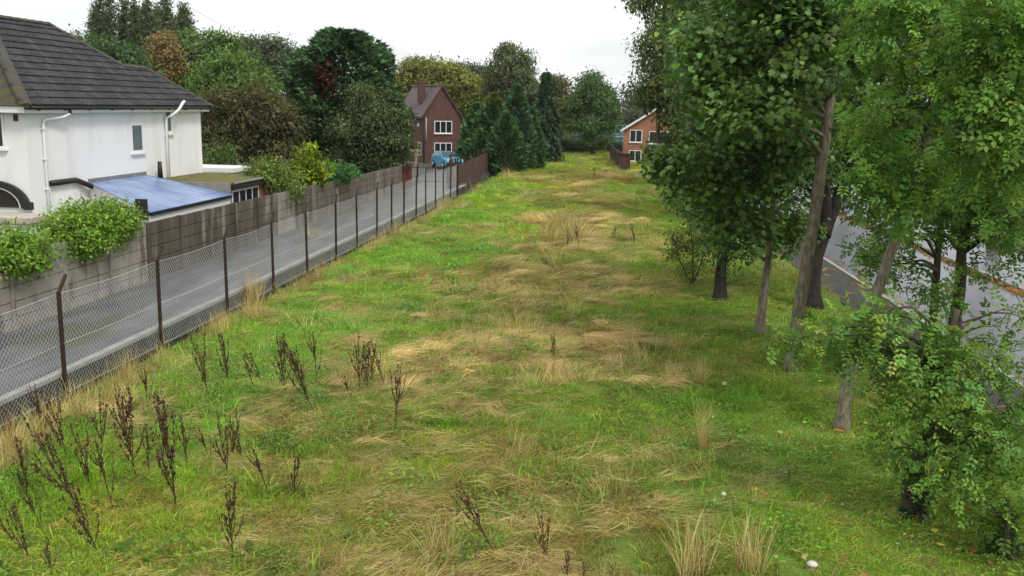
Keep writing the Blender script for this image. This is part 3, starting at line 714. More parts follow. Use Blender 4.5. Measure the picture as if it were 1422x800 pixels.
# ================================================================== LEAVES, TREES, SHRUBS
def fan(pts, z=None):
    """flat leaf outline as a triangle fan round its base-side centre"""
    v = np.array([(x, y, 0) for x, y in pts], float)
    return v
TPL = {}
TPL['oval'] = (np.array([(0, 0, 0), (.27, .45, .07), (0, 1, -.08), (-.27, .45, .07)]), np.array([(0, 1, 2), (0, 2, 3)]))
mp = np.array([(0, .0, 0), (.30, -.05, -.03), (.52, .30, .0), (.30, .42, .04), (.42, .75, -.04), (.14, .68, .04), (0, 1.05, -.10), (-.14, .68, .04), (-.42, .75, -.04), (-.30, .42, .04), (-.52, .30, 0), (-.30, -.05, -.03)])
TPL['maple'] = (mp, np.array([(0, i, i + 1) for i in range(1, 11)]))
def ash_leaf(npair=4):
    V = []; F = []
    def lf(b, dr, ln, w, dz):
        k = len(V); b = np.array(b); dr = np.array(dr) / np.linalg.norm(dr); sd_ = np.array([dr[1], -dr[0], 0])
        V.extend([b, b + dr * ln * .5 + sd_ * w + [0, 0, .015], b + dr * ln + [0, 0, -dz], b + dr * ln * .5 - sd_ * w + [0, 0, .015]]); F.extend([(k, k + 1, k + 2), (k, k + 2, k + 3)])
    for i in range(npair):
        t = .22 + .62 * i / (npair - 1); z = -.22 * t * t
        for s in (-1, 1): lf((0, t, z), (s * .9, .55, 0), .36 * (1 - .25 * abs(t - .5)), .10, .07)
    lf((0, .88, -.2), (0, 1, 0), .34, .08, .08)
    return np.array(V, float), np.array(F)
TPL['ash'] = ash_leaf(3)
TPL['spray'] = (np.array([(0, 0, 0), (.30, .55, .05), (.10, .6, 0), (0, 1.1, -.12), (-.10, .6, 0), (-.30, .55, .05), (.22, .95, -.05), (-.22, .95, -.05)]),
                np.array([(0, 1, 2), (0, 2, 3), (0, 3, 4), (0, 4, 5), (0, 6, 2), (0, 4, 7)]))
TPL['blade'] = (np.array([(-.03, 0, 0), (.03, 0, 0), (.025, .55, .1), (-.025, .55, .1), (0, 1, 0)]), np.array([(0, 1, 2), (0, 2, 3), (3, 2, 4)]))
def unit(a): return a / np.maximum(np.linalg.norm(a, axis=-1, keepdims=True), 1e-9)
def place(tpl, pos, dirv, up, size, colr):
    tv, tf = TPL[tpl]
    y = unit(dirv); x = unit(np.cross(y, up)); z = np.cross(x, y)
    V = pos[:, None, :] + size[:, None, None] * (tv[None, :, 0:1] * x[:, None, :] + tv[None, :, 1:2] * y[:, None, :] + tv[None, :, 2:3] * z[:, None, :])
    F = tf[None] + (np.arange(len(pos)) * len(tv))[:, None, None]
    C = np.repeat(colr[:, None, :], len(tv), 1)
    return V.reshape(-1, 3), F.reshape(-1, 3), C.reshape(-1, 3)
def sph(n): return unit(rng.normal(size=(n, 3)))
def leaf_cols(n, ncl, per, base, alt, palt=.1, var=.3):
    """leaf colours: every spray of leaves has a tone of its own, single leaves vary round it"""
    cl = np.exp(rng.normal(0, var, (ncl, 1))) * np.array(base)[None]
    hue = rng.normal(0, .12, (ncl, 1)); cl = cl * (1 + hue * np.array([[1.0, .25, -.4]]))
    c = np.repeat(cl, per, 0)[:n] * np.exp(rng.normal(0, .16, (n, 1)))
    m = rng.random(n) < palt
    c[m] = np.array(alt)[None] * np.exp(rng.normal(0, .3, (m.sum(), 1)))
    return np.clip(c, .004, .6)
def crown_pts(lobes, dens, per, spread, shell=.42, boughs=True):
    T = []; LC = []
    for c, r in lobes:
        r = np.array(r); n = max(6, int(dens * (r[0] * r[1] * r[2]) ** (2 / 3)))
        dd = sph(n); rad = rng.random(n) ** shell
        bump_ = 1 + .22 * np.sin(dd[:, 0] * 5 + c[0]) * np.sin(dd[:, 1] * 4 + c[2]) * np.sin(dd[:, 2] * 5) + rng.normal(0, .05, n)
        p = np.array(c)[None] + dd * (rad * bump_)[:, None] * r[None]
        if boughs:                                # leaves gather on boughs: flattened masses on the lobe's outside
            k = 11; bd = sph(k); bc = np.array(c)[None] + bd * r[None] * rng.uniform(.55, .9, (k, 1)); w = rng.integers(0, k, n)
            q = bc[w] + dd * (rad * bump_)[:, None] * r[None] * np.array([.48, .48, .30]) + bd[w] * np.array([0, 0, -.12]) * r[None]
            on = rng.random(n) < .78
            p = np.where(on[:, None], q, p); dd = np.where(on[:, None], unit(dd * .75 + bd[w] * .5), dd)
        T.append(p); LC.append(dd)
    T = np.concatenate(T); D = np.concatenate(LC)
    n = len(T) * per
    pos = np.repeat(T, per, 0) + rng.normal(0, 1, (n, 3)) * spread * np.array([1, 1, .7])
    return T, pos, np.repeat(D, per, 0)
def leaf_mesh(lobes, tpl, dens, per, spread, size, base, alt, palt=.08, droop=.5, var=.3, name='crown', shell=.42, shade=.6, boughs=True):
    T, pos, D = crown_pts(lobes, dens, per, spread, shell, boughs)
    n = len(pos)
    dirv = D * .55 + sph(n) * .8 + np.array([0, 0, -droop])
    up = np.array([0, 0, .8]) + D * shade + sph(n) * .5
    sz = size * np.exp(rng.normal(0, .25, n))
    V, F, C = place(tpl, pos, dirv, up, sz, leaf_cols(n, len(T), per, base, alt, palt, var))
    return np_mesh(name, V, F, C), T
def limb_mesh(starts, targets, r0, n=5, name='limbs', sag=.0):
    mb = MB()
    for s, t, r in zip(starts, targets, r0):
        s = Vector(s); t = Vector(t); d_ = t - s; L = d_.length
        k = 5; pts = []; side = Vector(rng.normal(size=3)) * L * .07
        for i in range(k):
            u = i / (k - 1); pts.append(s + d_ * u + Vector((0, 0, L * .12 * math.sin(math.pi * u))) + side * math.sin(math.pi * u))
        mb.tube(pts, [r * (1 - .85 * i / (k - 1)) for i in range(k)], n, False)
    me = bpy.data.meshes.new(name); me.from_pydata(mb.v, [], mb.f); me.polygons.foreach_set('use_smooth', [True] * len(mb.f)); return me
def path_r(pts, r0, r1, n=12, flare=1.5):
    """smooth a trunk path and give it a taper with a flared foot"""
    pts = [Vector(p) for p in pts]; out = []; m = (len(pts) - 1) * 5
    for i in range(m + 1):
        u = i / m * (len(pts) - 1); k = min(int(u), len(pts) - 2); f = u - k
        p0 = pts[max(k - 1, 0)]; p1 = pts[k]; p2 = pts[k + 1]; p3 = pts[min(k + 2, len(pts) - 1)]
        out.append(.5 * ((2 * p1) + (p2 - p0) * f + (2 * p0 - 5 * p1 + 4 * p2 - p3) * f * f + (3 * p1 - p0 - 3 * p2 + p3) * f ** 3))
    L = (out[-1] - out[0]).length
    rr = []
    for i, p in enumerate(out):
        t = i / m; h = (p - out[0]).length
        rr.append((r0 + (r1 - r0) * t) * (1 + (flare - 1) * math.exp(-h / .35)) * (1 + .05 * math.sin(i * 1.7)))
    return out, rr
def tree(name, label, group, trunks, lobes, leaf='leaf', tpl='oval', dens=70, per=12, spread=.16, size=.12, base=(.05, .10, .02), alt=(.16, .15, .03), palt=.06,
         droop=.5, var=.3, bark='bark', nlimb=40, limb_r=.05, cat='tree', shell=.42, shade=.6, boughs=True):
    """trunks: [(points, radius at the foot, radius at the top)], lobes: [(centre, radii)], all in world metres"""
    o0 = Vector(trunks[0][0][0])
    e = empty(name, o0, 0, label, cat, group)
    sh = np.array(o0)
    ends = []
    for pts, r0, r1 in trunks:
        P_, rr = path_r(pts, r0, r1)
        mb = MB().tube([p - o0 for p in P_], rr, 12)
        mb.build('trunk', M[bark], e); ends += [(p, r) for p, r in zip(P_, rr)][len(P_) // 3:]
    me, T = leaf_mesh([(np.array(c) - sh, r) for c, r in lobes], tpl, dens, per, spread, size, base, alt, palt, droop, var, shell=shell, shade=shade, boughs=boughs)
    link('crown', me, M[leaf], e)
    if nlimb:
        E_ = np.array([p - o0 for p, r in ends]); pick = T[rng.choice(len(T), min(nlimb, len(T)), False)]
        st = []; rr = []
        for t in pick:
            dd = np.linalg.norm(E_ - t, axis=1) + np.maximum(0, E_[:, 2] - t[2] + .3) * 1.5
            k = int(np.argmin(dd)); st.append(E_[k]); rr.append(min(ends[k][1] * .6, limb_r * random.uniform(.6, 1.3)))
        link('limbs', limb_mesh(st, pick, rr), M[bark], e)
    return e
def lob(px, py, Y, rx, rz=None, ry=None):
    return (tuple(at(px, py, Y)), (rx, ry or rx, rz or rx * .85))
def gz(p): return Vector((p.x, p.y, float(field_h(p.x, p.y)) - .05))
def foot(px, py): return gz(onground(px, py))

SYC = dict(leaf='glossy_leaf', tpl='maple', size=.118, base=(.112, .21, .046), alt=(.12, .15, .03), palt=.05, dens=105, per=14, spread=.16, droop=.4, var=.36)
ASH = dict(tpl='ash', size=.25, base=(.145, .275, .048), alt=(.27, .34, .06), palt=.05, dens=88, per=8, spread=.16, droop=.25)
rt = 'trees along the verge beside the road'
# --- tall leaning trunk, sycamore crown out of the top of the picture
f_ = foot(1100, 514)
tree('sycamore_tree', 'tall sycamore with a bare pale leaning trunk beside the slim trunk', rt,
     [([f_, at(1110, 430, 21.1), at(1128, 320, 21.3), at(1146, 190, 21.6), at(1160, 60, 22), at(1170, -80, 22.5)], .155, .09)],
     [lob(1090, 60, 21, 1.5), lob(1020, 60, 21.5, 1.4), lob(1150, -10, 22.5, 1.6), lob(1060, 150, 20.5, 1.05), lob(1210, 60, 23, 1.3), lob(1005, 130, 21, .85), lob(1100, -60, 21, 1.5), lob(1105, 190, 23, .9)], bark='bark_pale', nlimb=60, **SYC)
# --- slim trunk with the low sycamore boughs that reach out over the field
f_ = foot(1055, 464)
tree('sycamore_tree', 'slim young sycamore whose low boughs reach out over the field', rt,
     [([f_, at(1060, 410, 24.4), at(1068, 350, 24.4), at(1075, 260, 24.3), at(1070, 150, 24)], .12, .05)],
     [lob(960, 225, 22.5, .85, .6), lob(925, 226, 22, .5, .36), lob(905, 215, 22, .25, .18), lob(1000, 250, 23, .95), lob(1050, 240, 23.5, 1.0), lob(1030, 320, 23.5, .85, .65), lob(1085, 310, 24.5, .85), lob(1000, 180, 23.5, .85), lob(945, 266, 22, .36, .26), lob(1075, 180, 24, 1.1), lob(985, 300, 24, .55)], bark='bark_pale', nlimb=50, **SYC)
# --- big dark forked trunk
f_ = foot(1127, 428)
tree('lime_tree', 'stout dark-barked tree forking low beside the footway', rt,
     [([f_, at(1130, 370, 28.2), at(1146, 300, 28.3), at(1135, 180, 28.3), at(1120, 40, 28), at(1110, -60, 28)], .25, .11), ([at(1140, 325, 28.25), at(1170, 260, 28.6), at(1195, 150, 29), at(1215, 0, 29.5)], .2, .08)],
     [lob(1100, 120, 27.5, 1.9), lob(1190, 130, 29, 1.9), lob(1030, 110, 28, 1.8), lob(1140, 10, 28, 2.2), lob(1060, 10, 27, 1.9), lob(1230, 30, 30, 1.9), lob(1185, 230, 29.5, 1.2), lob(1100, 235, 28, 1.3), lob(1010, -20, 27, 1.8), lob(1050, 200, 29, 1.3), lob(1190, 275, 30.5, .95), lob(1150, 245, 31, 1.3), lob(1215, 200, 30, 1.2)],
     tpl='oval', size=.14, base=(.075, .15, .038), alt=(.11, .14, .03), palt=.04, dens=60, per=14, spread=.22, bark='bark_dark', nlimb=50, limb_r=.09)
# --- ivy-clad short dark trunk
f_ = foot(1000, 417)
tree('thorn_tree', 'low dark-stemmed thorn tree thick with shade beyond the slim trunks', rt,
     [([f_, at(1001, 380, 28.7), at(1004, 330, 28.7), at(1000, 260, 28.7)], .19, .10)],
     [lob(1000, 300, 28.5, .95), lob(1040, 280, 29, 1.0), lob(985, 345, 28.4, .6, .5), lob(1030, 345, 28.6, .7, .5), lob(1010, 370, 28.2, .35, .25), lob(1060, 330, 29.5, .8), lob(960, 280, 29, .7)], tpl='oval', size=.11, base=(.05, .095, .025), dens=75, per=12, bark='bark_dark', nlimb=30)
f_ = foot(962, 392)
tree('straggly_shrub', 'thin yellow-green shrub at the field edge in front of the thorn tree', None,
     [([f_, at(962, 350, 31), at(958, 310, 31)], .03, .012), ([f_, at(975, 360, 30.9), at(985, 300, 30.9)], .03, .012), ([f_, at(945, 365, 31), at(935, 330, 31)], .025, .01)],
     [lob(960, 330, 31, .75, .85), lob(940, 350, 31, .45), lob(985, 310, 31, .6), lob(955, 375, 31, .5, .35)], tpl='oval', size=.075, base=(.115, .15, .03), alt=(.2, .19, .04), dens=330, per=9, spread=.13, nlimb=26, limb_r=.015, cat='shrub')
# --- olive-green trees further along the verge
f_ = foot(915, 258)
tree('verge_tree', 'olive-green tree on a thin dark trunk nearest the orange brick house', rt,
     [([f_, at(915, 220, 71), at(914, 150, 71), at(920, 60, 71)], .2, .08)],
     [lob(958, 185, 71, 1.9, 1.8), lob(915, 110, 71, 1.7, 2.0), lob(945, 120, 72, 2.6, 2.6), lob(918, 60, 71, 1.9, 2.2), lob(955, 50, 72, 2.8), lob(915, 0, 71, 2.0), lob(950, -30, 72, 2.8), lob(960, 200, 72, 2.2), lob(900, 135, 71, .9), lob(935, 165, 71, 1.1, .8)],
     tpl='oval', size=.23, base=(.10, .135, .034), alt=(.2, .18, .04), palt=.08, dens=66, per=13, spread=.34, nlimb=40, limb_r=.07, droop=.8)
f_ = Vector((4.3, 50, -.05))
tree('verge_tree', 'tall shaded tree behind the sycamores, leafy to the ground', rt,
     [([f_, (4.3, 50, 3), (4.2, 50, 7), (4.0, 50, 12)], .25, .1)],
     [lob(985, 150, 50, 2.0, 2.4), lob(1000, 60, 50, 2.3, 2.4), lob(1000, 230, 50, 1.9, 1.8), lob(1050, 120, 52, 2.6), lob(960, 90, 50, 1.3, 2), lob(985, -10, 50, 2.3), lob(1070, 220, 52, 2.4), lob(1130, 160, 53, 2.6), lob(1130, 40, 53, 2.6), lob(950, 30, 50, 1.2), lob(985, 290, 50, 1.3)],
     tpl='oval', size=.18, base=(.085, .145, .036), dens=60, per=12, spread=.28, nlimb=40)
for k, (x_, y_, lab) in enumerate(((13.8, 62, 'dark tree across the road glimpsed between the trunks'), (9.2, 70, 'farther dark tree at the bend of the road'), (15.5, 42, 'broad dark tree standing over the far pavement'))):
    f_ = Vector((x_, y_, -.25))
    tree('roadside_tree', lab, rt, [([f_, f_ + Vector((0, 0, 3)), f_ + Vector((.2, 0, 8))], .25, .1)],
         [((x_, y_, 4.5), (3, 3, 2.6)), ((x_ + .8, y_, 8), (3.4, 3.2, 2.8)), ((x_ - 1.2, y_ - .5, 6.5), (2.6, 2.6, 2.2)), ((x_, y_ + .5, 11), (2.6, 2.6, 2.4))], tpl='oval', size=.2, base=(.045, .085, .024), dens=46, per=12, spread=.28, nlimb=20)
# --- leaning ash in front of the road
f_ = foot(1168, 597)
tree('ash_tree', 'ash with a long pale trunk leaning towards the road', rt,
     [([f_, at(1180, 520, 17.1), at(1215, 415, 17.4), at(1250, 310, 17.7), at(1284, 205, 18), at(1303, 80, 18.2), at(1315, -40, 18.4)], .115, .07)],
     [lob(1300, 60, 18, 1.1), lob(1230, 180, 17.2, .55, .5), lob(1215, 230, 17, .45, .4), lob(1290, 150, 18.4, .8), lob(1340, -20, 18.5, 1.2), lob(1260, 0, 18.2, .95), lob(1365, 90, 18.5, 1.0), lob(1240, 275, 17, .55, .4), lob(1290, 250, 17.5, .65, .45), lob(1200, 160, 17, .3, .25)], bark='bark_pale', nlimb=50, **ASH)
f_ = foot(1294, 520)
tree('ash_tree', 'slim upright ash at the road edge, the left of a close pair', rt,
     [([f_, at(1296, 440, 21), at(1302, 360, 21), at(1308, 280, 21), at(1310, 180, 21)], .10, .05)],
     [lob(1290, 275, 20.5, .8, .5), lob(1250, 320, 20, .55, .38), lob(1330, 262, 20.5, .8, .52), lob(1300, 210, 21, 1.0), lob(1225, 365, 19.5, .42, .38), lob(1270, 240, 21, .8), lob(1205, 345, 19.5, .22, .2), lob(1270, 395, 19.5, .34, .25), lob(1300, 415, 20, .28, .25)], nlimb=40, **ASH)
f_ = foot(1318, 535)
tree('ash_tree', 'ivied ash with a thick knobbly stem at the road edge', rt,
     [([f_, at(1326, 450, 20), at(1334, 390, 20), at(1336, 340, 20), at(1350, 240, 20), at(1360, 120, 20)], .14, .07)],
     [lob(1370, 285, 19.5, .75, .46), lob(1350, 230, 19.5, .9), lob(1410, 250, 19.5, .85), lob(1400, 330, 19, .45, .35), lob(1350, 370, 19.5, .28, .22), lob(1415, 355, 19, .28, .22), lob(1380, 150, 19.5, .9), lob(1330, 320, 19.6, .45, .34), lob(1415, 300, 19.5, .5, .35)], nlimb=40, **ASH)
f_ = Vector((7.3, 16.2, -.05))
tree('ash_tree', 'pale green ash crown hanging into the upper corner by the road', rt,
     [([f_, f_ + Vector((-.1, 0, 3)), f_ + Vector((-.4, .1, 6)), f_ + Vector((-.6, .1, 9))], .13, .06)],
     [lob(1400, 60, 15.5, .8), lob(1415, 180, 15.5, .75), lob(1370, 130, 15.5, .6), lob(1390, 0, 15.5, .8), lob(1340, 60, 16, .6), lob(1395, 260, 15.8, .5), lob(1350, 200, 15.8, .5, .4), lob(1330, 130, 16, .4)], nlimb=40, **ASH)
# --- near ash, ivy round its foot
f_ = foot(1266, 714)
ASH2 = dict(ASH); ASH2.update(size=.20, base=(.125, .235, .04), dens=100, droop=.2)
tree('ash_tree', 'low spreading ash with an ivy-wrapped foot, nearest on the grass', rt,
     [([f_, at(1272, 650, 13.4), at(1290, 590, 13.5), at(1310, 500, 13.6), at(1330, 430, 13.8)], .13, .04)],
     [lob(1205, 490, 13.2, .55, .42), lob(1145, 478, 13, .4, .24), lob(1108, 468, 13, .22, .13), lob(1180, 450, 13.2, .3, .2), lob(1265, 480, 13.2, .55, .42), lob(1300, 540, 13.2, .6, .5), lob(1255, 560, 13, .42, .38), lob(1350, 590, 13.2, .65, .5), lob(1300, 630, 13.2, .5, .42), lob(1390, 520, 13.6, .55, .45), lob(1410, 620, 13.4, .6, .5), lob(1400, 450, 13.8, .32, .28), lob(1250, 620, 13.2, .3, .3), lob(1225, 440, 13.4, .22, .16), lob(1355, 665, 13.3, .4, .32), lob(1330, 480, 13.4, .4, .3)], nlimb=60, limb_r=.03, **ASH2)
def ivy(px, py, Y, h, r, lab):
    f_ = foot(px, py); e = empty('ivy_clump', f_, 0, lab, 'ivy')
    lobes = [((0, 0, h * .15), (r * 1.35, r * 1.35, h * .2)), ((0, 0, h * .45), (r, r, h * .35)), ((.03, 0, h * .8), (r * .8, r * .8, h * .3))]
    me, T = leaf_mesh(lobes, 'maple', 900, 5, .04, .055, (.028, .055, .016), (.05, .09, .02), .2, .8, .3, shell=.2, boughs=False); link('leaves', me, M['glossy_leaf'], e)
    link('stems', limb_mesh([(random.uniform(-r, r) * .5, random.uniform(-r, r) * .5, 0) for _ in range(16)], T[rng.choice(len(T), 16)], [.012] * 16), M['bark'], e)
ivy(1266, 716, 13.4, .75, .17, 'dark ivy wrapped round the foot of the spreading ash')
ivy(1392, 768, 12, .62, .19, 'dark ivy and dead twigs in the bottom corner')
f_ = foot(1395, 775)
tree('ash_sapling', 'small ash sapling leaning over the ivy in the bottom corner', None, [([f_, at(1398, 730, 12), at(1400, 690, 12)], .05, .02)],
     [lob(1365, 715, 12, .28, .22), lob(1405, 700, 12, .34, .28), lob(1400, 740, 12, .3, .18), lob(1345, 690, 12, .18, .14)], nlimb=14, limb_r=.012, **ASH2)

# ------------------------------------------------------------------ shrubs over the lane wall
def shrub(name, label, foot_, lobes, **k):
    return tree(name, label, None, [([foot_, Vector(lobes[0][0]) + Vector((0, 0, -.2))], .06, .02), ([foot_ + Vector((.05, .2, 0)), Vector(lobes[-1][0])], .05, .02)], lobes, cat='shrub', limb_r=.02, nlimb=16, boughs=k.pop('boughs', False), **k)
LAU = dict(leaf='glossy_leaf', tpl='oval', size=.095, base=(.15, .28, .025), alt=(.3, .38, .05), palt=.10, dens=650, per=11, spread=.13, droop=.1, shell=.3)
shrub('laurel_shrub', 'rounded bright green laurel shrub bulging over the wall before the blue roof', Vector((-13.75, 22.4, .46)),
      [((-13.6, 22.5, 2.4), (.7, 1.0, .62)), ((-13.55, 23.6, 2.35), (.68, .85, .55)), ((-13.55, 21.6, 2.2), (.68, .7, .62)), ((-13.42, 22.4, 2.1), (.5, 1.1, .4)), ((-13.7, 24.3, 2.3), (.5, .55, .4))], **LAU)
shrub('laurel_shrub', 'smaller bright green laurel shrub on the wall at the picture edge', Vector((-13.8, 19.2, .46)),
      [((-13.6, 19.0, 2.25), (.6, .8, .5)), ((-13.55, 19.9, 2.1), (.55, .65, .5)), ((-13.4, 19.4, 1.95), (.42, .9, .35)), ((-13.6, 18.1, 2.1), (.6, .8, .5))], **LAU)
shrub('garden_bush', 'yellow-green bush spilling over the wall past the outhouse', Vector((-14.3, 36.9, .46)),
      [(tuple(at(375, 240, 37)), (.75, .9, .75)), (tuple(at(395, 245, 38)), (.7, .9, .7)), (tuple(at(355, 238, 37)), (.5, .6, .5)), (tuple(at(412, 262, 36.5)), (.3, .35, .55))], tpl='oval', size=.12, base=(.12, .19, .03), alt=(.28, .28, .07), palt=.12, dens=230, per=9, spread=.14)
shrub('golden_conifer', 'feathery golden-green conifer shrub above the wall', Vector((-14.6, 40.5, .46)),
      [(tuple(at(430, 215, 40.5)), (.35, .35, .45)), (tuple(at(428, 230, 40.5)), (.6, .6, .6)), (tuple(at(440, 240, 40.5)), (.7, .7, .6))], leaf='needle', tpl='spray', size=.2, base=(.18, .24, .02), alt=(.25, .28, .03), dens=260, per=6, spread=.12, droop=-.5)
shrub('rhododendron_bush', 'fresh green leafy bush beside the golden conifer', Vector((-14.3, 43, .46)),
      [(tuple(at(462, 238, 43)), (.95, .9, .5)), (tuple(at(478, 240, 44)), (.8, .8, .45)), (tuple(at(452, 245, 42.5)), (.5, .6, .4))], leaf='glossy_leaf', tpl='oval', size=.15, base=(.055, .17, .035), alt=(.08, .22, .045), dens=200, per=9, spread=.13)
shrub('garden_shrub', 'ragged pale green shrub in the garden behind the white house', Vector((-19.5, 41.5, .46)),
      [(tuple(at(300, 215, 42)), (.8, .8, .9)), (tuple(at(318, 225, 42)), (.7, .7, .7)), (tuple(at(290, 232, 41)), (.5, .5, .5))], tpl='oval', size=.14, base=(.06, .12, .025), dens=70, per=9, spread=.2)

# ------------------------------------------------------------------ conifers
def conifer(name, label, base, H, prof, n, size, colr, alt, palt=.05, patch=None, group=None, droop=.3, tip=None, var=.25, lump=.2):
    """prof: radius at heights 0..1; sprays on a lumpy surface and a little inside it"""
    e = empty(name, base, 0, label, 'tree', group)
    t = rng.random(n) ** .85; a = rng.random(n) * 2 * math.pi
    r = np.interp(t, np.linspace(0, 1, len(prof)), prof)
    lump_ = 1 + lump * np.sin(a * 5 + 7 * t) * np.sin(t * 22 + a * 2) + .1 * np.sin(a * 11 + t * 40)
    depth = 1 - .6 * rng.random(n) ** 1.7
    rr = r * lump_ * depth
    pos = np.stack([np.cos(a) * rr, np.sin(a) * rr, t * H + rng.normal(0, .05, n)], 1)
    out = np.stack([np.cos(a), np.sin(a), np.full(n, -droop)], 1)
    dirv = out + sph(n) * .5; up = np.array([0, 0, .7]) + np.stack([np.cos(a), np.sin(a), np.zeros(n)], 1) * .9 + sph(n) * .4
    tone = np.exp(var * np.sin(a * 5 + 7 * t + 1) * np.sin(t * 22 + a * 2) + rng.normal(0, .25, n))
    c = np.array(colr)[None] * tone[:, None]
    m = rng.random(n) < palt; c[m] = np.array(alt) * np.exp(rng.normal(0, .2, (m.sum(), 1)))
    if tip is not None:
        m = (t > .86) & (rng.random(n) < .7); c[m] = np.array(tip) * np.exp(rng.normal(0, .2, (m.sum(), 1)))
    if patch is not None:
        pc, pr_, pcol = patch
        dd = np.linalg.norm((pos - np.array(pc)) / np.array(pr_), axis=1); m = (dd + rng.normal(0, .22, n)) < 1
        c[m] = np.array(pcol) * np.exp(rng.normal(0, .35, (m.sum(), 1)))
    V, F, C = place('spray', pos, dirv, up, size * np.exp(rng.normal(0, .25, n)), np.clip(c, .003, .5))
    link('crown', np_mesh('crown', V, F, C), M['needle'], e)
    MB().tube([(0, 0, -.3), (0, 0, H * .5), (0, 0, H * .93)], [max(prof) * .09, max(prof) * .06, .02], 8).build('trunk', M['bark'], e)
    return e
def base_at(px, Y, z=.3):
    p = at(px, 300, Y); return Vector((p.x, p.y, z))
b = base_at(480, 62, .4)
Ht = at(480, 45, 62).z - .4
conifer('leyland_cypress', 'huge dark cypress with a rusty dead patch behind the wall', b, Ht, [3.1, 3.5, 3.6, 3.5, 3.4, 3.1, 2.5, 1.0], 26000, .38, (.06, .125, .048), (.05, .10, .035), .15,
        patch=((-.3, -2.9, Ht * .66), (.9, 1.6, 1.2), (.105, .048, .022)), var=.4, lump=.24, droop=-.3)
for k, (px, ptop, Y, rb, lab, tipc) in enumerate(((660, 147, 82, 1.5, 'green cypress nearest the boarded fence, leftmost of the clump', None), (683, 133, 81, 2.3, 'broad green cypress with yellowish tips in the clump', (.15, .16, .03)),
        (714, 120, 84, 1.7, 'tall narrow grey-green cypress at the end of the clump', None), (733, 152, 86, 1.3, 'short dark cypress tucked behind the clump', None), (700, 160, 79, 1.7, 'low dark cypress spreading onto the field', None))):
    b = base_at(px, Y, .0); H_ = at(px, ptop, Y).z
    conifer('cypress_tree', lab, b, H_, [rb * .95, rb, rb * .92, rb * .72, rb * .42, .05], 8000, .30, (.07, .15, .05) if k != 2 else (.075, .15, .07), (.1, .19, .06), .1, droop=-.7, lump=.1, group='cypress clump beside the boarded fence', tip=tipc, var=.4)
b = base_at(754, 96, 0); H_ = at(754, 100, 96).z
conifer('spruce_tree', 'dark pointed spruce at the far end of the cypress clump', b, H_, [1.7, 1.6, 1.35, 1.05, .7, .4, .05], 6500, .42, (.032, .062, .03), (.04, .08, .036), .1, droop=.7, var=.4)

# ------------------------------------------------------------------ background trees
def bg(name, label, px, Y, lobes, base, size=.3, dens=40, per=12, spread=.4, group='trees beyond the houses', trunk_r=.25, z0=.3, nl=22, bark='bark', **k):
    ls = [lob(*q[:2], q[2] if len(q) > 4 else Y, *(q[3:] if len(q) > 4 else q[2:])) for q in lobes]
    p = at(px, 300, Y); f_ = Vector((p.x, p.y, z0)); top = Vector(ls[0][0])
    return tree(name, label, group, [([f_, f_.lerp(top, .5) + Vector((.1, 0, 0)), top], trunk_r, trunk_r * .4)], ls, tpl='oval', size=size, dens=dens, per=per, spread=spread, base=base, nlimb=nl, limb_r=.09, bark=bark, shade=1.3, **k)
# dark rounded tree in front of the cypress
bg('holm_oak', 'dense dark olive tree in front of the big cypress', 512, 57, [(512, 175, 2.0, 1.8), (490, 195, 1.6, 1.5), (535, 190, 1.5, 1.6), (515, 140, 1.4, 1.2), (555, 205, 1.0, 1.1), (480, 222, 1.1, .8), (530, 222, 1.5, .8), (545, 165, 1.1, 1.0)], (0.085, 0.117, 0.042), size=.18, dens=85, per=13, spread=.25, alt=(.06, .08, .025))
# reddish brown tree behind the white house
bg('copper_tree', 'brownish autumn tree close behind the white house', 340, 52, [(340, 165, 2.2, 1.7), (300, 170, 1.5, 1.5), (385, 160, 1.6, 1.5), (345, 135, 1.7, 1.0), (310, 205, 1.5, 1.1), (375, 205, 1.7, 1.2), (290, 140, 1.0, .8), (400, 190, 1.0, 1.4)], (.088, .092, .034), size=.18, dens=85, per=12, spread=.25, alt=(.13, .07, .025), palt=.10)
# round green trees
bg('ash_wood_tree', 'tall airy green tree with white sky showing through, above the round tree', 282, 88, [(282, 75, 3.4, 2.4), (255, 80, 2.2, 2.0), (310, 72, 2.0, 1.7), (275, 110, 3.4, 2.2), (300, 55, 1.4, .8), (265, 55, 1.6, .9)], (0.104, 0.189, 0.047), dens=44, spread=.38)
bg('round_green_tree', 'round mid-green tree above the corner of the white house', 325, 74, [(325, 105, 2.4, 1.8), (295, 118, 1.7, 1.5), (355, 115, 1.6, 1.4), (330, 85, 1.6, 1.1), (280, 130, 1.5, 1.2), (370, 125, .9, .9), (320, 135, 2.4, 1.2)], (0.114, 0.208, 0.042), dens=58, size=.27, spread=.34, alt=(.13, .15, .03))
bg('ginger_tree', 'thin ginger-brown tree with pale bare limbs before the poplars', 228, 84, [(228, 70, 1.6, 2.0), (215, 90, 1.2, 1.4), (243, 85, 1.3, 1.6), (228, 100, 1.7, 1.4), (222, 52, .9, .8)], (0.221, 0.163, 0.065), dens=34, size=.26, alt=(.2, .11, .04), palt=.2, bark='bark_pale', nl=40)
bg('dark_garden_tree', 'dark green rounded tree just above the white house roof', 160, 62, [(165, 80, 1.6, 1.0), (140, 72, 1.6, .9), (185, 92, 1.1, .8), (115, 60, 1.1, .7), (160, 105, 2.2, 1.2)], (0.065, 0.130, 0.047), size=.24, dens=55)
pop = [(136, -2, 1.0), (152, -12, .75), (171, -4, .85), (187, 3, .8), (204, 5, 1.1), (220, 12, .8), (231, 3, 1.0), (256, 13, 1.2)]
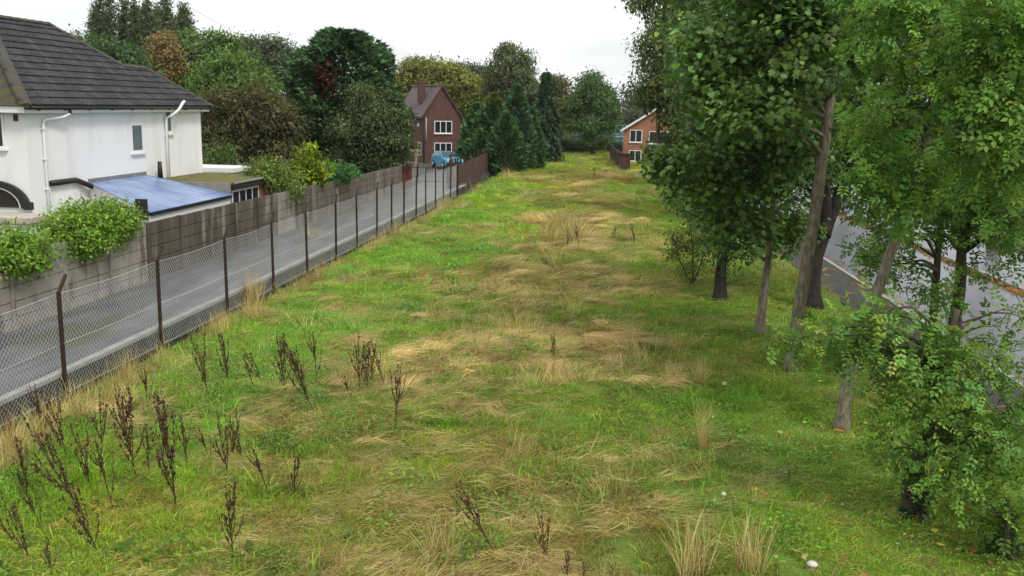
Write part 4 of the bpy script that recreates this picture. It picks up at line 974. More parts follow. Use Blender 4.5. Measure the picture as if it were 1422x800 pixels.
plab = ['leftmost poplar, broad and dark, of the tall row', 'second poplar from the open end of the row, slimmest and tallest', 'third poplar, narrow, with sky on both sides', 'fourth poplar, thin and greyish', 'fifth poplar, fuller and bright green', 'sixth poplar, short and thin', 'seventh poplar, tall, rising behind the ginger tree', 'last poplar of the row, beside the ginger tree and loosely branched']
for (px, py, w), lab in zip(pop, plab):
    Y = 104 + random.uniform(-3, 3)
    lobes = []
    for k in range(7):
        yy = py + 6 + (108 - py) * k / 6; ww = 1.2 * w * (.45, .75, .9, 1, 1, .95, .8)[k]
        lobes.append((px + random.uniform(-2, 2), yy, ww, 1.15))
    bg('poplar_tree', lab, px, Y, lobes, (0.098, 0.137, 0.055), size=.22, dens=120, per=12, spread=.2, group='row of tall poplars', alt=(.10, .12, .05), palt=.15, droop=-.6, nl=0, trunk_r=.16, boughs=False)
bg('grey_willow', 'grey-green distant tree left of a pair on the skyline', 345, 125, [(345, 75, 3.0, 2.4), (355, 95, 3.2, 2.4), (332, 68, 1.6, 1.4), (352, 60, 1.5, 1.0)], (0.104, 0.130, 0.078), size=.34, dens=42, spread=.5)
bg('twin_topped_tree', 'dark twin-topped tree on the skyline beside the big cypress', 385, 118, [(374, 70, 1.5, 2.0), (388, 68, 1.6, 2.2), (395, 90, 3.0, 2.4), (380, 105, 3.0, 2.4), (405, 105, 2.6, 2.2), (410, 88, 1.5, 1.2)], (0.078, 0.117, 0.052), size=.32, dens=44, spread=.45)
bg('yellowing_tree', 'broad yellow-green tree behind the red brick house roof', 605, 118, [(600, 105, 3.4, 2.4), (570, 105, 2.8, 2.0), (635, 115, 3.0, 2.4), (620, 98, 2.2, 1.4), (585, 92, 1.8, 1.1), (655, 130, 2.4, 2.2), (560, 125, 3, 2), (645, 150, 2.4, 2)], (.19, .215, .042), size=.32, dens=50, spread=.45, alt=(.18, .14, .03), palt=.12)
bg('far_oak', 'small distant grey-green tree on the skyline above the brick house', 655, 230, [(655, 100, 4.0, 2.2), (635, 103, 3.2, 1.8), (672, 108, 3, 2), (655, 118, 5, 3)], (0.058, 0.085, 0.046), size=.6, dens=16, spread=.8)
bg('birch_tree', 'tall drooping birch above the cypress clump', 712, 108, [(708, 85, 1.7, 2.0), (722, 95, 1.9, 2.2), (700, 110, 1.8, 2.0), (715, 120, 2.4, 2.4), (730, 115, 1.7, 2.0), (705, 68, 1.0, .9), (738, 135, 1.6, 2)], (0.104, 0.130, 0.052), size=.25, dens=56, per=14, spread=.34, droop=1.6, nl=30)
bg('birch_tree', 'slimmer drooping birch at the edge of the tall birch', 685, 110, [(685, 95, .9, 1.2), (683, 110, 1.1, 1.5), (688, 130, 1.5, 2)], (0.104, 0.124, 0.052), size=.25, dens=44, per=14, spread=.3, droop=1.6)
bg('olive_wood_tree', 'olive-brown tree between the yellowing tree and the birch', 668, 150, [(665, 125, 3.5, 2.5), (680, 135, 3, 2.5), (645, 130, 3, 2.4), (670, 150, 4, 2.5)], (0.130, 0.130, 0.055), size=.38, dens=28, spread=.5)
bg('brown_tinged_tree', 'brown-tinged tree behind the dark spruce', 775, 135, [(772, 125, 2.2, 2.2), (785, 145, 2.6, 2.4), (765, 112, 1.4, 1.0), (795, 160, 2.4, 2.2), (775, 170, 3, 2.4)], (0.130, 0.150, 0.058), size=.34, dens=36, spread=.45, alt=(.15, .09, .04), palt=.15)
bg('field_maple', 'full leafy green tree at the end of the field', 820, 112, [(822, 125, 2.1, 1.9), (808, 145, 1.9, 1.9), (836, 145, 1.9, 1.9), (822, 165, 2.6, 2.0), (800, 170, 1.6, 1.4), (845, 170, 1.5, 1.4), (818, 108, 1.2, 1.0), (830, 190, 2.0, 1.2), (848, 150, .9, 1)], (0.081, 0.150, 0.046), size=.25, dens=58, per=13, spread=.34, z0=-.1, nl=30, alt=(.09, .15, .03))
bg('skyline_tree', 'hazy distant tree low beside the orange house roof', 875, 260, [(875, 165, 6, 2.2), (895, 160, 5, 2), (855, 168, 5, 2)], (0.065, 0.091, 0.052), size=.7, dens=14, spread=.9)
bg('skyline_tree', 'hazy distant trees edge seen between spruce and field maple', 800, 240, [(795, 150, 4, 3), (785, 165, 6, 3), (810, 175, 6, 3)], (0.065, 0.098, 0.046), size=.6, dens=16, spread=.8)
# hedge closing the field
hd = empty('hedge', (-5.5, 117.5, -.05), 0, 'dark tangled hedge closing the far end of the field', 'hedge')
lobes = [((k * .9 - 5.5, random.uniform(-.4, .4), random.uniform(.7, 1.1)), (.9, .8, random.uniform(.9, 1.5))) for k in range(12)]
me, T = leaf_mesh(lobes, 'oval', 60, 12, .3, .24, (.04, .068, .025), (.09, .12, .04), .12, .3, .35); link('leaves', me, M['leaf'], hd)
link('stems', limb_mesh([(t_[0] * .98, t_[1], 0) for t_ in T[::9]], T[::9], [.04] * len(T[::9])), M['bark_dark'], hd)
bg('hedgerow_bush', 'greyish green bush behind the field hedge', 800, 123, [(800, 198, 2.0, 1.3), (785, 200, 1.4, 1.2)], (0.098, 0.137, 0.065), size=.26, dens=36, group=None, z0=-.2, nl=8)
# a far wood that reads as one mass
lobes = [((x_, 300 + random.uniform(-20, 20), random.uniform(2, 6)), (random.uniform(7, 12), 6, random.uniform(5, 8))) for x_ in np.arange(-190, 120, 9.0)]
me, T = leaf_mesh(lobes, 'oval', 7, 12, 1.2, .95, (.06, .085, .048), (.09, .095, .04), .1, .3, .3)
tag(link('distant_wood', me, M['leaf']), kind='stuff')

# ================================================================== GRASS
def tuft(n, rad, hmin, hmax, lean, width, base, alt, palt, flow=0.0, curl=.6, var=.3, seed=0, zlift=0.0):
    """a handful of curved blades; flow > 0 combs them flat towards +X"""
    g_ = np.random.default_rng(seed)
    a = g_.random(n) * 2 * math.pi; rr = rad * np.sqrt(g_.random(n))
    p0 = np.stack([np.cos(a) * rr, np.sin(a) * rr, np.full(n, -.02)], 1)
    h = hmin + (hmax - hmin) * g_.random(n)
    la = g_.random(n) * 2 * math.pi; lm = lean * g_.random(n)
    d0 = np.stack([np.cos(la) * lm, np.sin(la) * lm, np.ones(n)], 1)
    if flow: d0 += np.array([flow, 0, 0]) * (1 + .3 * g_.normal(size=(n, 1))) + np.stack([np.zeros(n), g_.normal(0, .35 * flow, n), np.zeros(n)], 1)
    d0 = unit(d0)
    d1 = d0 + np.array([0, 0, -1.0]) * curl * g_.random((n, 1)) + g_.normal(0, .12, (n, 3)); d1[:, 2] = np.maximum(d1[:, 2], -.35); d1 = unit(d1)
    d2 = d1 + np.array([0, 0, -1.0]) * curl * g_.random((n, 1)); d2[:, 2] = np.maximum(d2[:, 2], -.5); d2 = unit(d2)
    p1 = p0 + d0 * (h * .4)[:, None]; p2 = p1 + d1 * (h * .35)[:, None]; p3 = p2 + d2 * (h * .25)[:, None]
    for q in (p1, p2, p3): q[:, 2] = np.maximum(q[:, 2], .008 + .03 * g_.random(n)) + zlift
    sd_ = unit(np.cross(d0, g_.normal(size=(n, 3)))); w = (width * (.6 + .8 * g_.random(n)))[:, None]
    V = np.stack([p0 - sd_ * w, p0 + sd_ * w, p1 + sd_ * w * .9, p1 - sd_ * w * .9, p2 + sd_ * w * .65, p2 - sd_ * w * .65, p3], 1)
    F = np.array([(0, 1, 2), (0, 2, 3), (3, 2, 4), (3, 4, 5), (5, 4, 6)])
    F = (F[None] + (np.arange(n) * 7)[:, None, None]).reshape(-1, 3)
    c = np.array(base)[None] * np.exp(g_.normal(0, var, (n, 1))); m = g_.random(n) < palt; c[m] = np.array(alt)[None] * np.exp(g_.normal(0, .3, (m.sum(), 1)))
    return V.reshape(-1, 3), F, np.repeat(np.clip(c, .004, .7), 7, 0)
def tuft_obj(name, *a, **k):
    v, f, c = tuft(*a, **k); me = np_mesh(name, v, f, c); me.materials.append(M['grass'])
    return bpy.data.objects.new(name, me)
def scatter(name, sources, P_, rot, scl, idx, hue, mat_):
    """one object: points that carry the tufts through geometry nodes"""
    me = bpy.data.meshes.new(name); n = len(P_)
    me.vertices.add(n); me.vertices.foreach_set('co', np.ascontiguousarray(P_, np.float32).ravel())
    for nm, ty, val in (('rot', 'FLOAT_VECTOR', rot), ('scl', 'FLOAT_VECTOR', scl), ('hue', 'FLOAT_VECTOR', hue)):
        a_ = me.attributes.new(nm, ty, 'POINT'); a_.data.foreach_set('vector', np.ascontiguousarray(val, np.float32).ravel())
    a_ = me.attributes.new('idx', 'INT', 'POINT'); a_.data.foreach_set('value', np.ascontiguousarray(idx, np.int32))
    me.update()
    o = link(name, me, mat_)
    ng = bpy.data.node_groups.new(name + '_scatter', 'GeometryNodeTree')
    ng.interface.new_socket('Geometry', in_out='INPUT', socket_type='NodeSocketGeometry'); ng.interface.new_socket('Geometry', in_out='OUTPUT', socket_type='NodeSocketGeometry')
    N = ng.nodes; gi = N.new('NodeGroupInput'); go = N.new('NodeGroupOutput'); mtp = N.new('GeometryNodeMeshToPoints'); iop = N.new('GeometryNodeInstanceOnPoints'); jn = N.new('GeometryNodeJoinGeometry')
    for s in reversed(sources):
        oi = N.new('GeometryNodeObjectInfo'); oi.inputs['Object'].default_value = s; gti = N.new('GeometryNodeGeometryToInstance')
        ng.links.new(oi.outputs['Geometry'], gti.inputs[0]); ng.links.new(gti.outputs[0], jn.inputs[0])
    def attr(nm, dt):
        a_ = N.new('GeometryNodeInputNamedAttribute'); a_.data_type = dt; a_.inputs['Name'].default_value = nm; return a_.outputs['Attribute']
    e2r = N.new('FunctionNodeEulerToRotation'); ng.links.new(attr('rot', 'FLOAT_VECTOR'), e2r.inputs[0])
    ng.links.new(gi.outputs[0], mtp.inputs['Mesh']); ng.links.new(mtp.outputs[0], iop.inputs['Points']); ng.links.new(jn.outputs[0], iop.inputs['Instance'])
    iop.inputs['Pick Instance'].default_value = True; ng.links.new(attr('idx', 'INT'), iop.inputs['Instance Index'])
    ng.links.new(e2r.outputs[0], iop.inputs['Rotation']); ng.links.new(attr('scl', 'FLOAT_VECTOR'), iop.inputs['Scale']); ng.links.new(iop.outputs[0], go.inputs[0])
    md = o.modifiers.new('scatter', 'NODES'); md.node_group = ng
    return tag(o, kind='stuff')
GREEN = (.25, .41, .05); GALT = (.30, .29, .09)
STRAW = (.62, .485, .225); SALT = (.31, .22, .095)
src = []
for s in range(4): src.append(tuft_obj('green_tuft', 58, .20, .05, .15, 1.2, .0030, GREEN, GALT, .10, seed=s))                     # 0-3 short turf
for s in range(3): src.append(tuft_obj('lush_tuft', 44, .16, .10, .26, .9, .0042, (.21, .42, .048), GREEN, .2, seed=10 + s, curl=1.0))   # 4-6 lush clumps
for s in range(4): src.append(tuft_obj('straw_tuft', 64, .24, .22, .55, .9, .0017, STRAW, (.24, .27, .07), .3, flow=3.0, curl=1.0, seed=20 + s))     # 7-10 combed straw
for s in range(3): src.append(tuft_obj('straw_stand', 26, .14, .22, .52, .8, .0019, STRAW, (.34, .24, .10), .3, curl=.35, seed=30 + s))     # 11-13 standing straw
for s in range(2): src.append(tuft_obj('brown_thatch', 38, .22, .08, .24, 2.0, .0028, (.26, .18, .075), (.14, .10, .045), .3, curl=1.2, seed=40 + s))  # 14-15
for s in range(2): src.append(tuft_obj('yellowgreen_tuft', 40, .20, .12, .32, 1.3, .0028, (.32, .40, .09), STRAW, .3, flow=1.6, curl=1.1, seed=50 + s))  # 16-17
def mound(seed):
    """long straw thrown over in one direction, arching off a low hump"""
    g_ = np.random.default_rng(seed); n = 150
    s = g_.random(n); x0 = -.30 + .25 * g_.random(n); y0 = g_.normal(0, .24, n)
    L = .55 + .5 * g_.random(n); fan_ = y0 * .5 + g_.normal(0, .22, n); hgt = .06 + .12 * g_.random(n)
    P = []
    for u in (0, .3, .65, 1.0): P.append(np.stack([x0 + L * u, y0 + fan_ * u * u, .01 + hgt * np.sin(math.pi * min(u * .82 + .1, 1)) + .02 * g_.random(n)], 1))
    w = (.0014 + .0012 * g_.random(n))[:, None] * np.array([0, 1.0, .35])
    V = np.stack([P[0] - w, P[0] + w, P[1] + w, P[1] - w, P[2] + w * .8, P[2] - w * .8, P[3]], 1)
    F = np.array([(0, 1, 2), (0, 2, 3), (3, 2, 4), (3, 4, 5), (5, 4, 6)]); F = (F[None] + (np.arange(n) * 7)[:, None, None]).reshape(-1, 3)
    c = np.array(STRAW)[None] * np.exp(g_.normal(0, .28, (n, 1))); m = g_.random(n) < .25; c[m] = SALT
    me = np_mesh('straw_mound', V.reshape(-1, 3), F, np.repeat(c, 7, 0)); me.materials.append(M['grass']); return bpy.data.objects.new('straw_mound', me)
def leafy(seed):
    """low clover-like leaves"""
    g_ = np.random.default_rng(seed); n = 80; a = g_.random(n) * 6.283; r = .24 * np.sqrt(g_.random(n))
    pos = np.stack([np.cos(a) * r, np.sin(a) * r, .03 + .09 * g_.random(n)], 1); dv = unit(g_.normal(size=(n, 3)) * [1, 1, .35])
    V, F, C = place('oval', pos, dv, np.array([0, 0, 1.0]) + g_.normal(0, .3, (n, 3)), .03 + .035 * g_.random(n), np.array([[.15, .29, .05]]) * np.exp(g_.normal(0, .3, (n, 1))))
    me = np_mesh('leafy_patch', V, F, C); me.materials.append(M['grass']); return bpy.data.objects.new('leafy_patch', me)
for s in range(3): src.append(mound(60 + s))     # 18-20
for s in range(3): src.append(leafy(65 + s))     # 21-23
def sample(y0, y1, per_m2, xpad=1.0):
    """random spots on the field inside the strip y0..y1 that the picture can see"""
    xm0, xm1 = -10.05, near_kerb((y0 + y1) / 2) - 1.6
    n = int((xm1 - xm0) * (y1 - y0) * per_m2)
    x = rng.uniform(xm0, xm1, n); y = rng.uniform(y0, y1, n)
    vis = np.abs(x * math.cos(YAW) + y * math.sin(YAW)) < (-x * math.sin(YAW) + y * math.cos(YAW)) * .56 + xpad
    edge = np.array([near_kerb(v_) - 1.65 for v_ in y]); vis &= x < edge
    return x[vis], y[vis]
PX, PY, SC, ID = [], [], [], []
for y0, y1, dn, sc in ((8.2, 13, 46, 1.0), (13, 18, 38, 1.05), (18, 26, 26, 1.2), (26, 38, 15, 1.45), (38, 58, 8, 1.8), (58, 85, 4.2, 2.4), (85, 117, 3.0, 2.8)):
    x, y = sample(y0, y1, dn)
    s = straw_amt(x, y); u = rng.random(len(x)); lush = N1(x + 20, y + 31, 1.7)
    idd = rng.integers(0, 4, len(x))
    m = (lush > .62) & (rng.random(len(x)) < .55); idd[m] = rng.integers(4, 7, m.sum())
    yg = rng.random(len(x)) < .34; idd[yg] = rng.integers(16, 18, yg.sum())
    m = u < np.minimum(s * .95, .56 + .16 * np.clip((y - 18) / 15, 0, 1)); idd[m] = rng.integers(7, 11, m.sum())
    m2 = m & (N4(x, y, 1.3) > .84); idd[m2] = rng.integers(11, 14, m2.sum())
    m3 = (rng.random(len(x)) < .10 + .12 * s); idd[m3] = rng.integers(14, 16, m3.sum())
    lf = (N2(x + 13, y + 41, .9) > .52) & (rng.random(len(x)) < .16) & ~m; idd[lf] = rng.integers(21, 24, lf.sum())
    md_ = m & (rng.random(len(x)) < .12) & (N3(x + 8, y, 1.5) > .5); idd[md_] = rng.integers(18, 21, md_.sum())
    fen = (x < np.interp(y, [14, 24], [-9.0, -9.55])) & (N4(x, y + 9, 1.6) > np.interp(y, [14, 26], [.25, .42])) & (rng.random(len(x)) < .5); idd[fen] = rng.integers(11, 14, fen.sum())
    under = (x > near_kerb(20) - 6.0); m4 = under & (idd >= 7) & ((idd < 14) | ((idd >= 18) & (idd <= 20))) & (rng.random(len(x)) < .8); idd[m4] = rng.integers(0, 4, m4.sum())
    PX.append(x); PY.append(y); ID.append(idd); SC.append(np.full(len(x), sc))
PX = np.concatenate(PX); PY = np.concatenate(PY); ID = np.concatenate(ID); SC = np.concatenate(SC)
n = len(PX)
flowdir = (N2(PX + 60, PY, 3.0) - .5) * 4.2 + (N3(PX, PY + 33, .8) - .5) * 3.6 + rng.normal(0, .6, n)
rot = np.zeros((n, 3)); straw_m = ((ID >= 7) & (ID <= 10)) | ((ID >= 16) & (ID <= 20))
rot[:, 2] = np.where(straw_m, flowdir, rng.random(n) * 6.283); rot[:, 0] = rng.normal(0, .12, n); rot[:, 1] = rng.normal(0, .12, n)
sz = SC * np.exp(rng.normal(0, .2, n)) * np.where((ID >= 18) & (ID <= 20), .62, 1)
hfac = np.where(SC > 1.4, 1 / np.sqrt(SC / 1.2), 1.0)
stand = ((ID >= 11) & (ID <= 13)); tall = np.where(stand, .75 + .5 * rng.random(n), .8 + .5 * N1(PX, PY, 4)) * np.where((PX > 1.6) & ~stand, .72, 1)
scl = np.stack([sz, sz, sz * hfac * tall], 1)
patch = N3(PX + 5, PY + 15, 4.5) * .6 + N4(PX, PY + 50, 1.4) * .4
yel = N1(PX + 77, PY, 6)
dry = np.clip((PY - 30) / 50, 0, 1)
hue = np.stack([.72 + .5 * yel + .1 * patch + .38 * dry, .72 + .5 * patch + .06 * dry, .6 + .6 * N2(PX, PY, 2.5)], 1)
left = np.clip((-2.5 - PX) / 5, 0, 1); hue[:, 1] *= 1 + .12 * left; hue *= (.92 + .12 * left)[:, None]
hue *= np.exp(rng.normal(0, .12, (n, 1)))
m = ((ID >= 7) & (ID <= 15)) | ((ID >= 18) & (ID <= 20)); hue[m] = np.exp(rng.normal(0, .22, (m.sum(), 1))) * np.array([1, .97, .92])
scatter('grass', src, np.stack([PX, PY, field_h(PX, PY)], 1), rot, scl, ID, hue, M['grass'])

# lawn strip and kerbside leaves, fallen leaves
def flat_leaves(name, pts, size, cols, tpl='maple'):
    n = len(pts); p = np.array(pts); dv = sph(n); dv[:, 2] *= .25
    V, F, C = place(tpl, p, dv, np.array([0, 0, 1.0]) + sph(n) * .35, size * np.exp(rng.normal(0, .3, n)), np.array(cols)[rng.integers(0, len(cols), n)] * np.exp(rng.normal(0, .25, (n, 1))))
    return tag(link(name, np_mesh(name, V, F, C), M['leaf']), kind='stuff')
pts = []
while len(pts) < 420:
    y_ = 11 + 30 * random.random() ** 1.4; x_ = random.gauss(3.6, 1.9)
    if -1 < x_ < near_kerb(y_) - 1.7: pts.append((x_, y_, float(field_h(x_, y_)) + .08))
flat_leaves('fallen_leaves', pts, .075, [(.5, .42, .06), (.42, .36, .10), (.32, .14, .04), (.2, .1, .04), (.45, .45, .2)])
pts = []
for k in range(2600):
    y_ = random.uniform(16, 60); pts.append((near_kerb(y_) + 4.95 - abs(random.gauss(0, .16)), y_, -.035 + random.random() * .03))
for k in range(500):
    y_ = random.uniform(16, 60); pts.append((near_kerb(y_) + abs(random.gauss(0, .3)), y_, -.035))
for k in range(160):
    y_ = random.uniform(16, 60); pts.append((near_kerb(y_) - random.uniform(.1, 1.7), y_, .045))
flat_leaves('gutter_leaves', pts, .10, [(.42, .16, .05), (.32, .11, .04), (.45, .25, .08), (.25, .12, .05)])

# ================================================================== STANDING TUSSOCKS OF DRY GRASS
tus_me = []
for s in range(4):
    v, f, c = tuft(150, .17, .45, .95, .55, .0032, STRAW, (.3, .2, .07), .3, curl=.5, seed=70 + s)
    me = np_mesh('blades', v, f, c); me.materials.append(leaf_mat('dry_blade', .7, .15, .25) if s == 0 else tus_me[0].materials[0]); tus_me.append(me)
def tussock(px, py, hpx, wfac, label):
    p = foot(px, py); h = hpx * m_per_px(p.y) * 1.1
    o = link('dry_grass_tussock', random.choice(tus_me), None, None, p); s = h / .8
    o.scale = (s * wfac, s * wfac, s); o.rotation_euler = (0, 0, random.random() * 6)
    tag(o, label, 'grass tussock', 'standing dry grass tussocks')
for a in ((970, 540, 42, 1.0, 'upright straw tussock on the green sward facing the slim sycamore'), (935, 542, 32, 1.3, 'leaning straw tussock just beside the upright one near the sycamores'),
          (612, 778, 74, 1.2, 'orange-gold straw tussock at the bottom centre, fanning upwards'), (960, 800, 95, 1.1, 'big pale straw tussock at the bottom edge, left of two'), (1040, 802, 90, 1.0, 'big pale straw tussock at the bottom edge, right of two'),
          (975, 628, 58, .5, 'single thin wisp of tall straw standing in green grass'), (800, 335, 48, 1.2, 'gold straw tussock in the middle distance of the field, tallest there'), (778, 318, 40, 1.2, 'gold straw tussock beside the tallest one in the middle distance'),
          (760, 335, 36, 1.5, 'orange straw tussock nearest the leaning twig in mid field'), (690, 398, 28, 1.3, 'pale bent straw tussock in mid field among flattened grass'), (350, 428, 60, .9, 'brown straw tussock against the fence foot by the fourth post'),
          (432, 348, 40, 1.0, 'orange straw tussock at the fence foot beside the sixth post'), (60, 612, 75, 1.0, 'brown straw tussock under the first visible fence post'), (115, 590, 70, 1.0, 'gold straw tussock between the first and second visible fence posts'),
          (178, 530, 60, .8, 'thin straw tussock just before the second visible fence post'), (20, 640, 80, 1.1, 'brown straw tussock against the fence at the picture edge'), (668, 498, 40, 1.2, 'mounded straw tussock above the big flattened swirl'),
          (625, 572, 34, .9, 'pale arching straw tussock below the big flattened swirl'), (735, 800, 40, 1.5, 'low straw tussock at the bottom edge beside dock stalks'), (905, 268, 14, 2.0, 'pale straw tussock near the drive by the orange house'), (690, 345, 22, 1.4, 'short straw tussock towards the cypress side of mid field')): tussock(*a)

# ================================================================== DEAD DOCK STALKS
def dock_meshes(seed, bushy):
    g_ = random.Random(seed); st = MB(); P_ = []; nb = 5 + bushy
    st.tube([(0, 0, -.03), (g_.uniform(-.02, .02), g_.uniform(-.02, .02), .5), (g_.uniform(-.03, .03), g_.uniform(-.03, .03), 1.0)], [.009, .007, .003], 5)
    for k in range(40): P_.append((g_.gauss(0, .012), g_.gauss(0, .012), g_.uniform(.35, 1.0)))
    for b_ in range(nb):
        z0 = g_.uniform(.12, .6); a_ = g_.random() * 6.283; L = g_.uniform(.3, .62) * (1.1 - z0 * .5); out = g_.uniform(.06, .26)
        q = [(0, 0, z0), (math.cos(a_) * out * .6, math.sin(a_) * out * .6, z0 + L * .4), (math.cos(a_) * out, math.sin(a_) * out, min(z0 + L, 1.05))]
        st.tube(q, [.006, .005, .002], 4)
        for k in range(30):
            t = g_.uniform(.25, 1); i = 0 if t < .5 else 1; f = (t - .5 * i) * 2; a0, a1 = Vector(q[i]), Vector(q[i + 1]); p = a0.lerp(a1, f)
            P_.append((p.x + g_.gauss(0, .011), p.y + g_.gauss(0, .011), p.z + g_.gauss(0, .01)))
    sm = st.mesh('stems'); sm.materials.append(mat('dock_stem', (.075, .048, .032)) if 'dock_stem' not in M else M['dock_stem'])
    M['dock_stem'] = sm.materials[0]
    P_ = np.array(P_); n = len(P_)
    oc = np.array([(1, 0, 0), (-.6, .8, 0), (-.6, -.8, 0), (0, 0, 1.5), (0, 0, -1.5)]); of = np.array([(0, 1, 3), (1, 2, 3), (2, 0, 3), (1, 0, 4), (2, 1, 4), (0, 2, 4)])
    s = .009 * np.exp(np.random.default_rng(seed).normal(0, .35, n)); ca = np.random.default_rng(seed + 5)
    rx = ca.random(n) * 6.28; c_, s_ = np.cos(rx), np.sin(rx)
    V = np.stack([oc[None, :, 0] * c_[:, None] - oc[None, :, 1] * s_[:, None], oc[None, :, 0] * s_[:, None] + oc[None, :, 1] * c_[:, None], np.repeat(oc[None, :, 2], n, 0)], 2) * s[:, None, None] + P_[:, None]
    C = np.array([[.095, .052, .031]]) * np.exp(ca.normal(0, .35, (n, 1)))
    hm = np_mesh('seed_heads', V.reshape(-1, 3), (of[None] + (np.arange(n) * 5)[:, None, None]).reshape(-1, 3), np.repeat(C, 5, 0)); hm.materials.append(M['dead'])
    return sm, hm
DOCK = [dock_meshes(s, b) for s, b in ((1, 3), (2, 5), (3, 2), (4, 6), (5, 1), (6, 4))]
def dock(px, py, hpx, lean, kind, label):
    p = foot(px, py); h = hpx * m_per_px(p.y) * 1.24
    e = empty('dock_stalk', p, 0, label, 'dead weed', 'dead dock stalks in the field')
    e.rotation_euler = (random.uniform(-.14, .14), lean + random.uniform(-.12, .08), random.random() * .3)
    for nm, me in zip(('stem', 'seed_heads'), DOCK[kind]):
        o = bpy.data.objects.new(nm, me); col.objects.link(o); o.parent = e; o.scale = (max(h, .5) * .74, max(h, .5) * .74, h)
        if nm == 'seed_heads': tag(o, kind='stuff')
    return e
L0 = 'dead dark brown dock stalk '
for a in ((39, 686, 94, 0, 1, 'bushy, upright, nearest the picture edge below the first fence post'), (112, 700, 150, -.35, 0, 'tall and leaning, uppermost of the long leaning pair'), (142, 775, 115, -.28, 3, 'thick and leaning, lower of the long leaning pair'),
          (158, 697, 105, -.25, 2, 'thin, leaning beside the long leaning pair'), (127, 676, 92, -.1, 5, 'tangled, behind the long leaning pair'), (189, 652, 122, -.2, 3, 'thick and dense, in front of the second fence post'),
          (207, 650, 78, 0, 4, 'slim and straight, just beside the thick dense stalk'), (244, 697, 156, -.08, 1, 'tallest of all, in the bottom quarter below the second post'), (262, 644, 82, 0, 4, 'slim, close behind the tallest stalk'),
          (317, 657, 90, -.12, 0, 'midway between the tallest stalk and the bushy short one'), (323, 622, 58, -.05, 5, 'short, behind the stalk in the middle of the weed patch'), (378, 682, 80, -.35, 2, 'slanting strongly, next to the bushy short stalk'),
          (325, 786, 108, -.08, 3, 'spiky and branching, alone near the bottom edge'), (289, 545, 74, -.12, 5, 'in the grass before the third fence post, leaning back'), (317, 524, 66, 0, 1, 'straight, directly below the third fence post'),
          (367, 532, 60, -.4, 0, 'leaning, between the third-post stalk and the upright trio'), (398, 545, 80, -.05, 3, 'first of the upright trio in mid left field'), (433, 565, 96, -.2, 1, 'thickest of the upright trio, leaning'), (441, 535, 66, 0, 2, 'last of the upright trio, straight'),
          (500, 541, 74, -.05, 0, 'tallest of the central cluster'), (512, 544, 66, -.03, 3, 'densest of the central cluster'), (517, 532, 48, 0, 5, 'short, at the back of the central cluster'), (488, 553, 42, -.1, 2, 'low, at the front of the central cluster'),
          (536, 535, 62, -.35, 4, 'thin and slanting, at the edge of the central cluster'), (549, 592, 88, -.06, 4, 'single bare thread-like stem below the central cluster'), (409, 679, 66, 0, 3, 'short, bushy and fork-headed, alone in green grass'),
          (692, 778, 112, -.4, 4, 'thin bare one slanting near the bottom centre'), (760, 772, 84, -.12, 0, 'pair-stemmed, near the bottom centre beside the slanting one'), (791, 803, 52, -.05, 3, 'dense dark clump rising from the bottom edge'), (808, 803, 30, .1, 1, 'low dark tuft at the bottom edge beside the dense clump'),
          (773, 506, 42, -.15, 3, 'lone dark tuft in the middle of the field'), (775, 381, 26, -.8, 2, 'fallen and leaning, far up the middle of the field'), (882, 341, 28, -.1, 1, 'far off on the mown green, largest of a few'), (852, 332, 18, 0, 3, 'far off on the mown green, short and dense'),
          (787, 341, 20, 0, 5, 'far off among gold straw, shorter of two'), (804, 347, 30, -.1, 2, 'far off among gold straw, taller of two'), (826, 248, 12, 0, 1, 'in the brown far clump near the garden fence, biggest'), (840, 245, 9, 0, 3, 'in the brown far clump near the garden fence, middle'), (851, 242, 8, 0, 3, 'in the brown far clump near the garden fence, last'),
          (45, 782, 108, -.35, 0, 'leaning, low in the bottom corner beside the fence straw'), (76, 802, 60, -.2, 3, 'thick tuft at the very bottom corner'), (8, 803, 60, -.2, 1, 'dark tuft cut by the bottom corner'), (20, 745, 70, -.4, 2, 'slanting, at the picture edge above the bottom corner'),
          (857, 803, 32, -.1, 2, 'small, at the bottom edge near the big straw tussocks'),
          (62, 622, 80, -.15, 2, 'thin, in the fence straw below the first post'), (95, 640, 95, -.2, 5, 'behind the edge stalk, nearest the first fence post'), (142, 628, 85, -.1, 0, 'upright, in straw between first and second posts'), (28, 628, 60, -.2, 4, 'slim, in the fence straw at the picture edge'),
          (226, 612, 70, .08, 4, 'slim, behind the tallest stalk and leaning the other way'), (296, 640, 60, -.3, 2, 'short and slanting, halfway from tallest stalk to the middle one'), (340, 632, 70, -.22, 5, 'loose-headed, beside the middle stalk of the weed patch'), (205, 566, 60, -.1, 2, 'thin, just under the second fence post'),
          (172, 600, 75, -.15, 0, 'behind the thick dense stalk, before the second post'), (355, 545, 50, -.3, 4, 'slim, between third-post stalk and upright trio, lower'), (423, 540, 60, -.1, 2, 'thin, tucked inside the upright trio'), (60, 730, 70, -.25, 2, 'thin, between the edge stalk and the bottom corner')):
    dock(*a[:5], L0 + a[5])

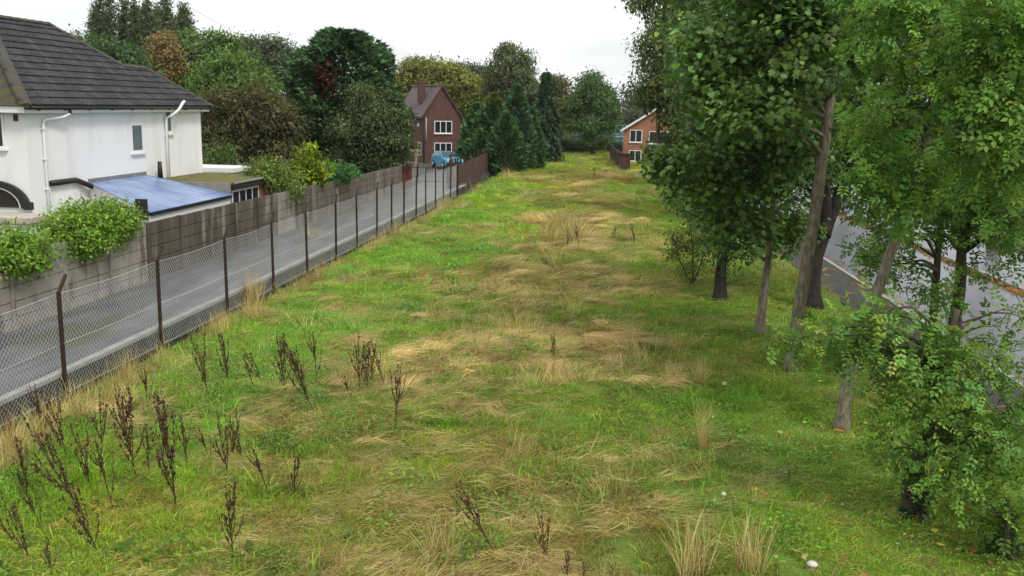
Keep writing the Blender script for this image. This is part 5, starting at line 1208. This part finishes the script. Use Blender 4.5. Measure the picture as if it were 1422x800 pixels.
# ================================================================== BROAD-LEAVED WEEDS, MUSHROOMS
def weed(px, py, r, n, c, label):
    p = foot(px, py); V_, F_, C_ = [], [], []
    a = np.linspace(0, 6.283, n, endpoint=False) + rng.normal(0, .25, n)
    dv = np.stack([np.cos(a), np.sin(a), rng.uniform(.1, .9, n)], 1); pos = np.stack([np.cos(a) * .07, np.sin(a) * .07, np.full(n, .05)], 1) + rng.normal(0, .05, (n, 3)) * [1, 1, .4]
    tv = np.array([(0, 0, 0), (.16, .2, .06), (.24, .5, .05), (.15, .82, -.04), (0, 1, -.12), (-.15, .82, -.04), (-.24, .5, .05), (-.16, .2, .06), (0, .5, .0)]); tf = np.array([(8, i, i + 1) for i in range(7)] + [(8, 7, 0)])
    TPL['dock_leaf'] = (tv, tf)
    e = empty('broadleaf_weed', p, 0, label, 'weed', 'broad-leaved weeds in the field')
    for k in range(n):
        V, F, C = place('dock_leaf', pos[k:k + 1], dv[k:k + 1], np.array([[0, 0, 1.0]]) + sph(1) * .2, np.array([r * random.uniform(.6, 1.25)]), np.array([c]) * np.array([1.15, 1.1, .6]) * math.exp(random.gauss(0, .25)))
        link('leaf', np_mesh('leaf', V, F, C), M['leaf'], e)
WG = (.075, .16, .03)
for a in ((60, 690, .26, 9, WG, 'broad-leaved green weed beside the bushy edge stalk'), (150, 690, .22, 8, (.10, .14, .05), 'greyish broad-leaved weed among the long leaning stalks'), (20, 755, .28, 9, WG, 'large broad-leaved weed in the bottom corner'),
          (170, 780, .24, 9, WG, 'broad-leaved weed under the thick leaning stalk'), (345, 665, .16, 7, (.06, .17, .04), 'small bright weed beside the slanting stalk'), (470, 745, .2, 12, (.10, .17, .07), 'grey-green thistle-like weed near the bottom edge'),
          (250, 760, .2, 8, WG, 'broad-leaved weed below the tallest stalk'), (345, 790, .2, 8, WG, 'broad-leaved weed at the foot of the spiky stalk'), (690, 775, .16, 8, (.07, .15, .06), 'low weed at the foot of the thin slanting stalk'), (885, 690, .16, 8, WG, 'small leafy weed in the green right of the bottom centre'),
          (640, 715, .18, 9, (.06, .14, .03), 'dark leafy weed above the gold tussock'), (810, 690, .14, 8, (.35, .33, .04), 'yellow-leaved weed right of the bottom centre')): weed(*a)
def mushroom(px, py, r, label):
    p = foot(px, py); e = empty('mushroom', p, 0, label, 'mushroom')
    MB().tube([(0, 0, 0), (0, 0, .13)], [r * .3, r * .25], 8).build('stem', M['upvc'], e); MB().tube([(0, 0, .11), (0, 0, .125), (0, 0, .15), (0, 0, .165)], [r * .7, r, r * .7, r * .15], 12).build('cap', M['cream_cap'], e)
M['cream_cap'] = mat('mushroom_cap', (.62, .58, .5), (.5, .46, .38), 20, .7)
mushroom(1127, 797, .075, 'flat white mushroom cap at the bottom edge'); mushroom(1004, 697, .045, 'small pale mushroom in the short grass above the big tussocks')

# ================================================================== HAZE
hz = MB().box(-880, 880, -110, 1750, -2.0, 40).build('haze', None)
hm = bpy.data.materials.new('damp_air'); hm.use_nodes = True
t = hm.node_tree; t.nodes.clear()
ho = t.nodes.new('ShaderNodeOutputMaterial'); hv = t.nodes.new('ShaderNodeVolumePrincipled')
hv.inputs['Color'].default_value = (.92, .95, 1, 1); hv.inputs['Density'].default_value = .00012; hv.inputs['Anisotropy'].default_value = .2
t.links.new(hv.outputs[0], ho.inputs['Volume'])
hz.data.materials.append(hm)
tag(hz, kind='stuff')
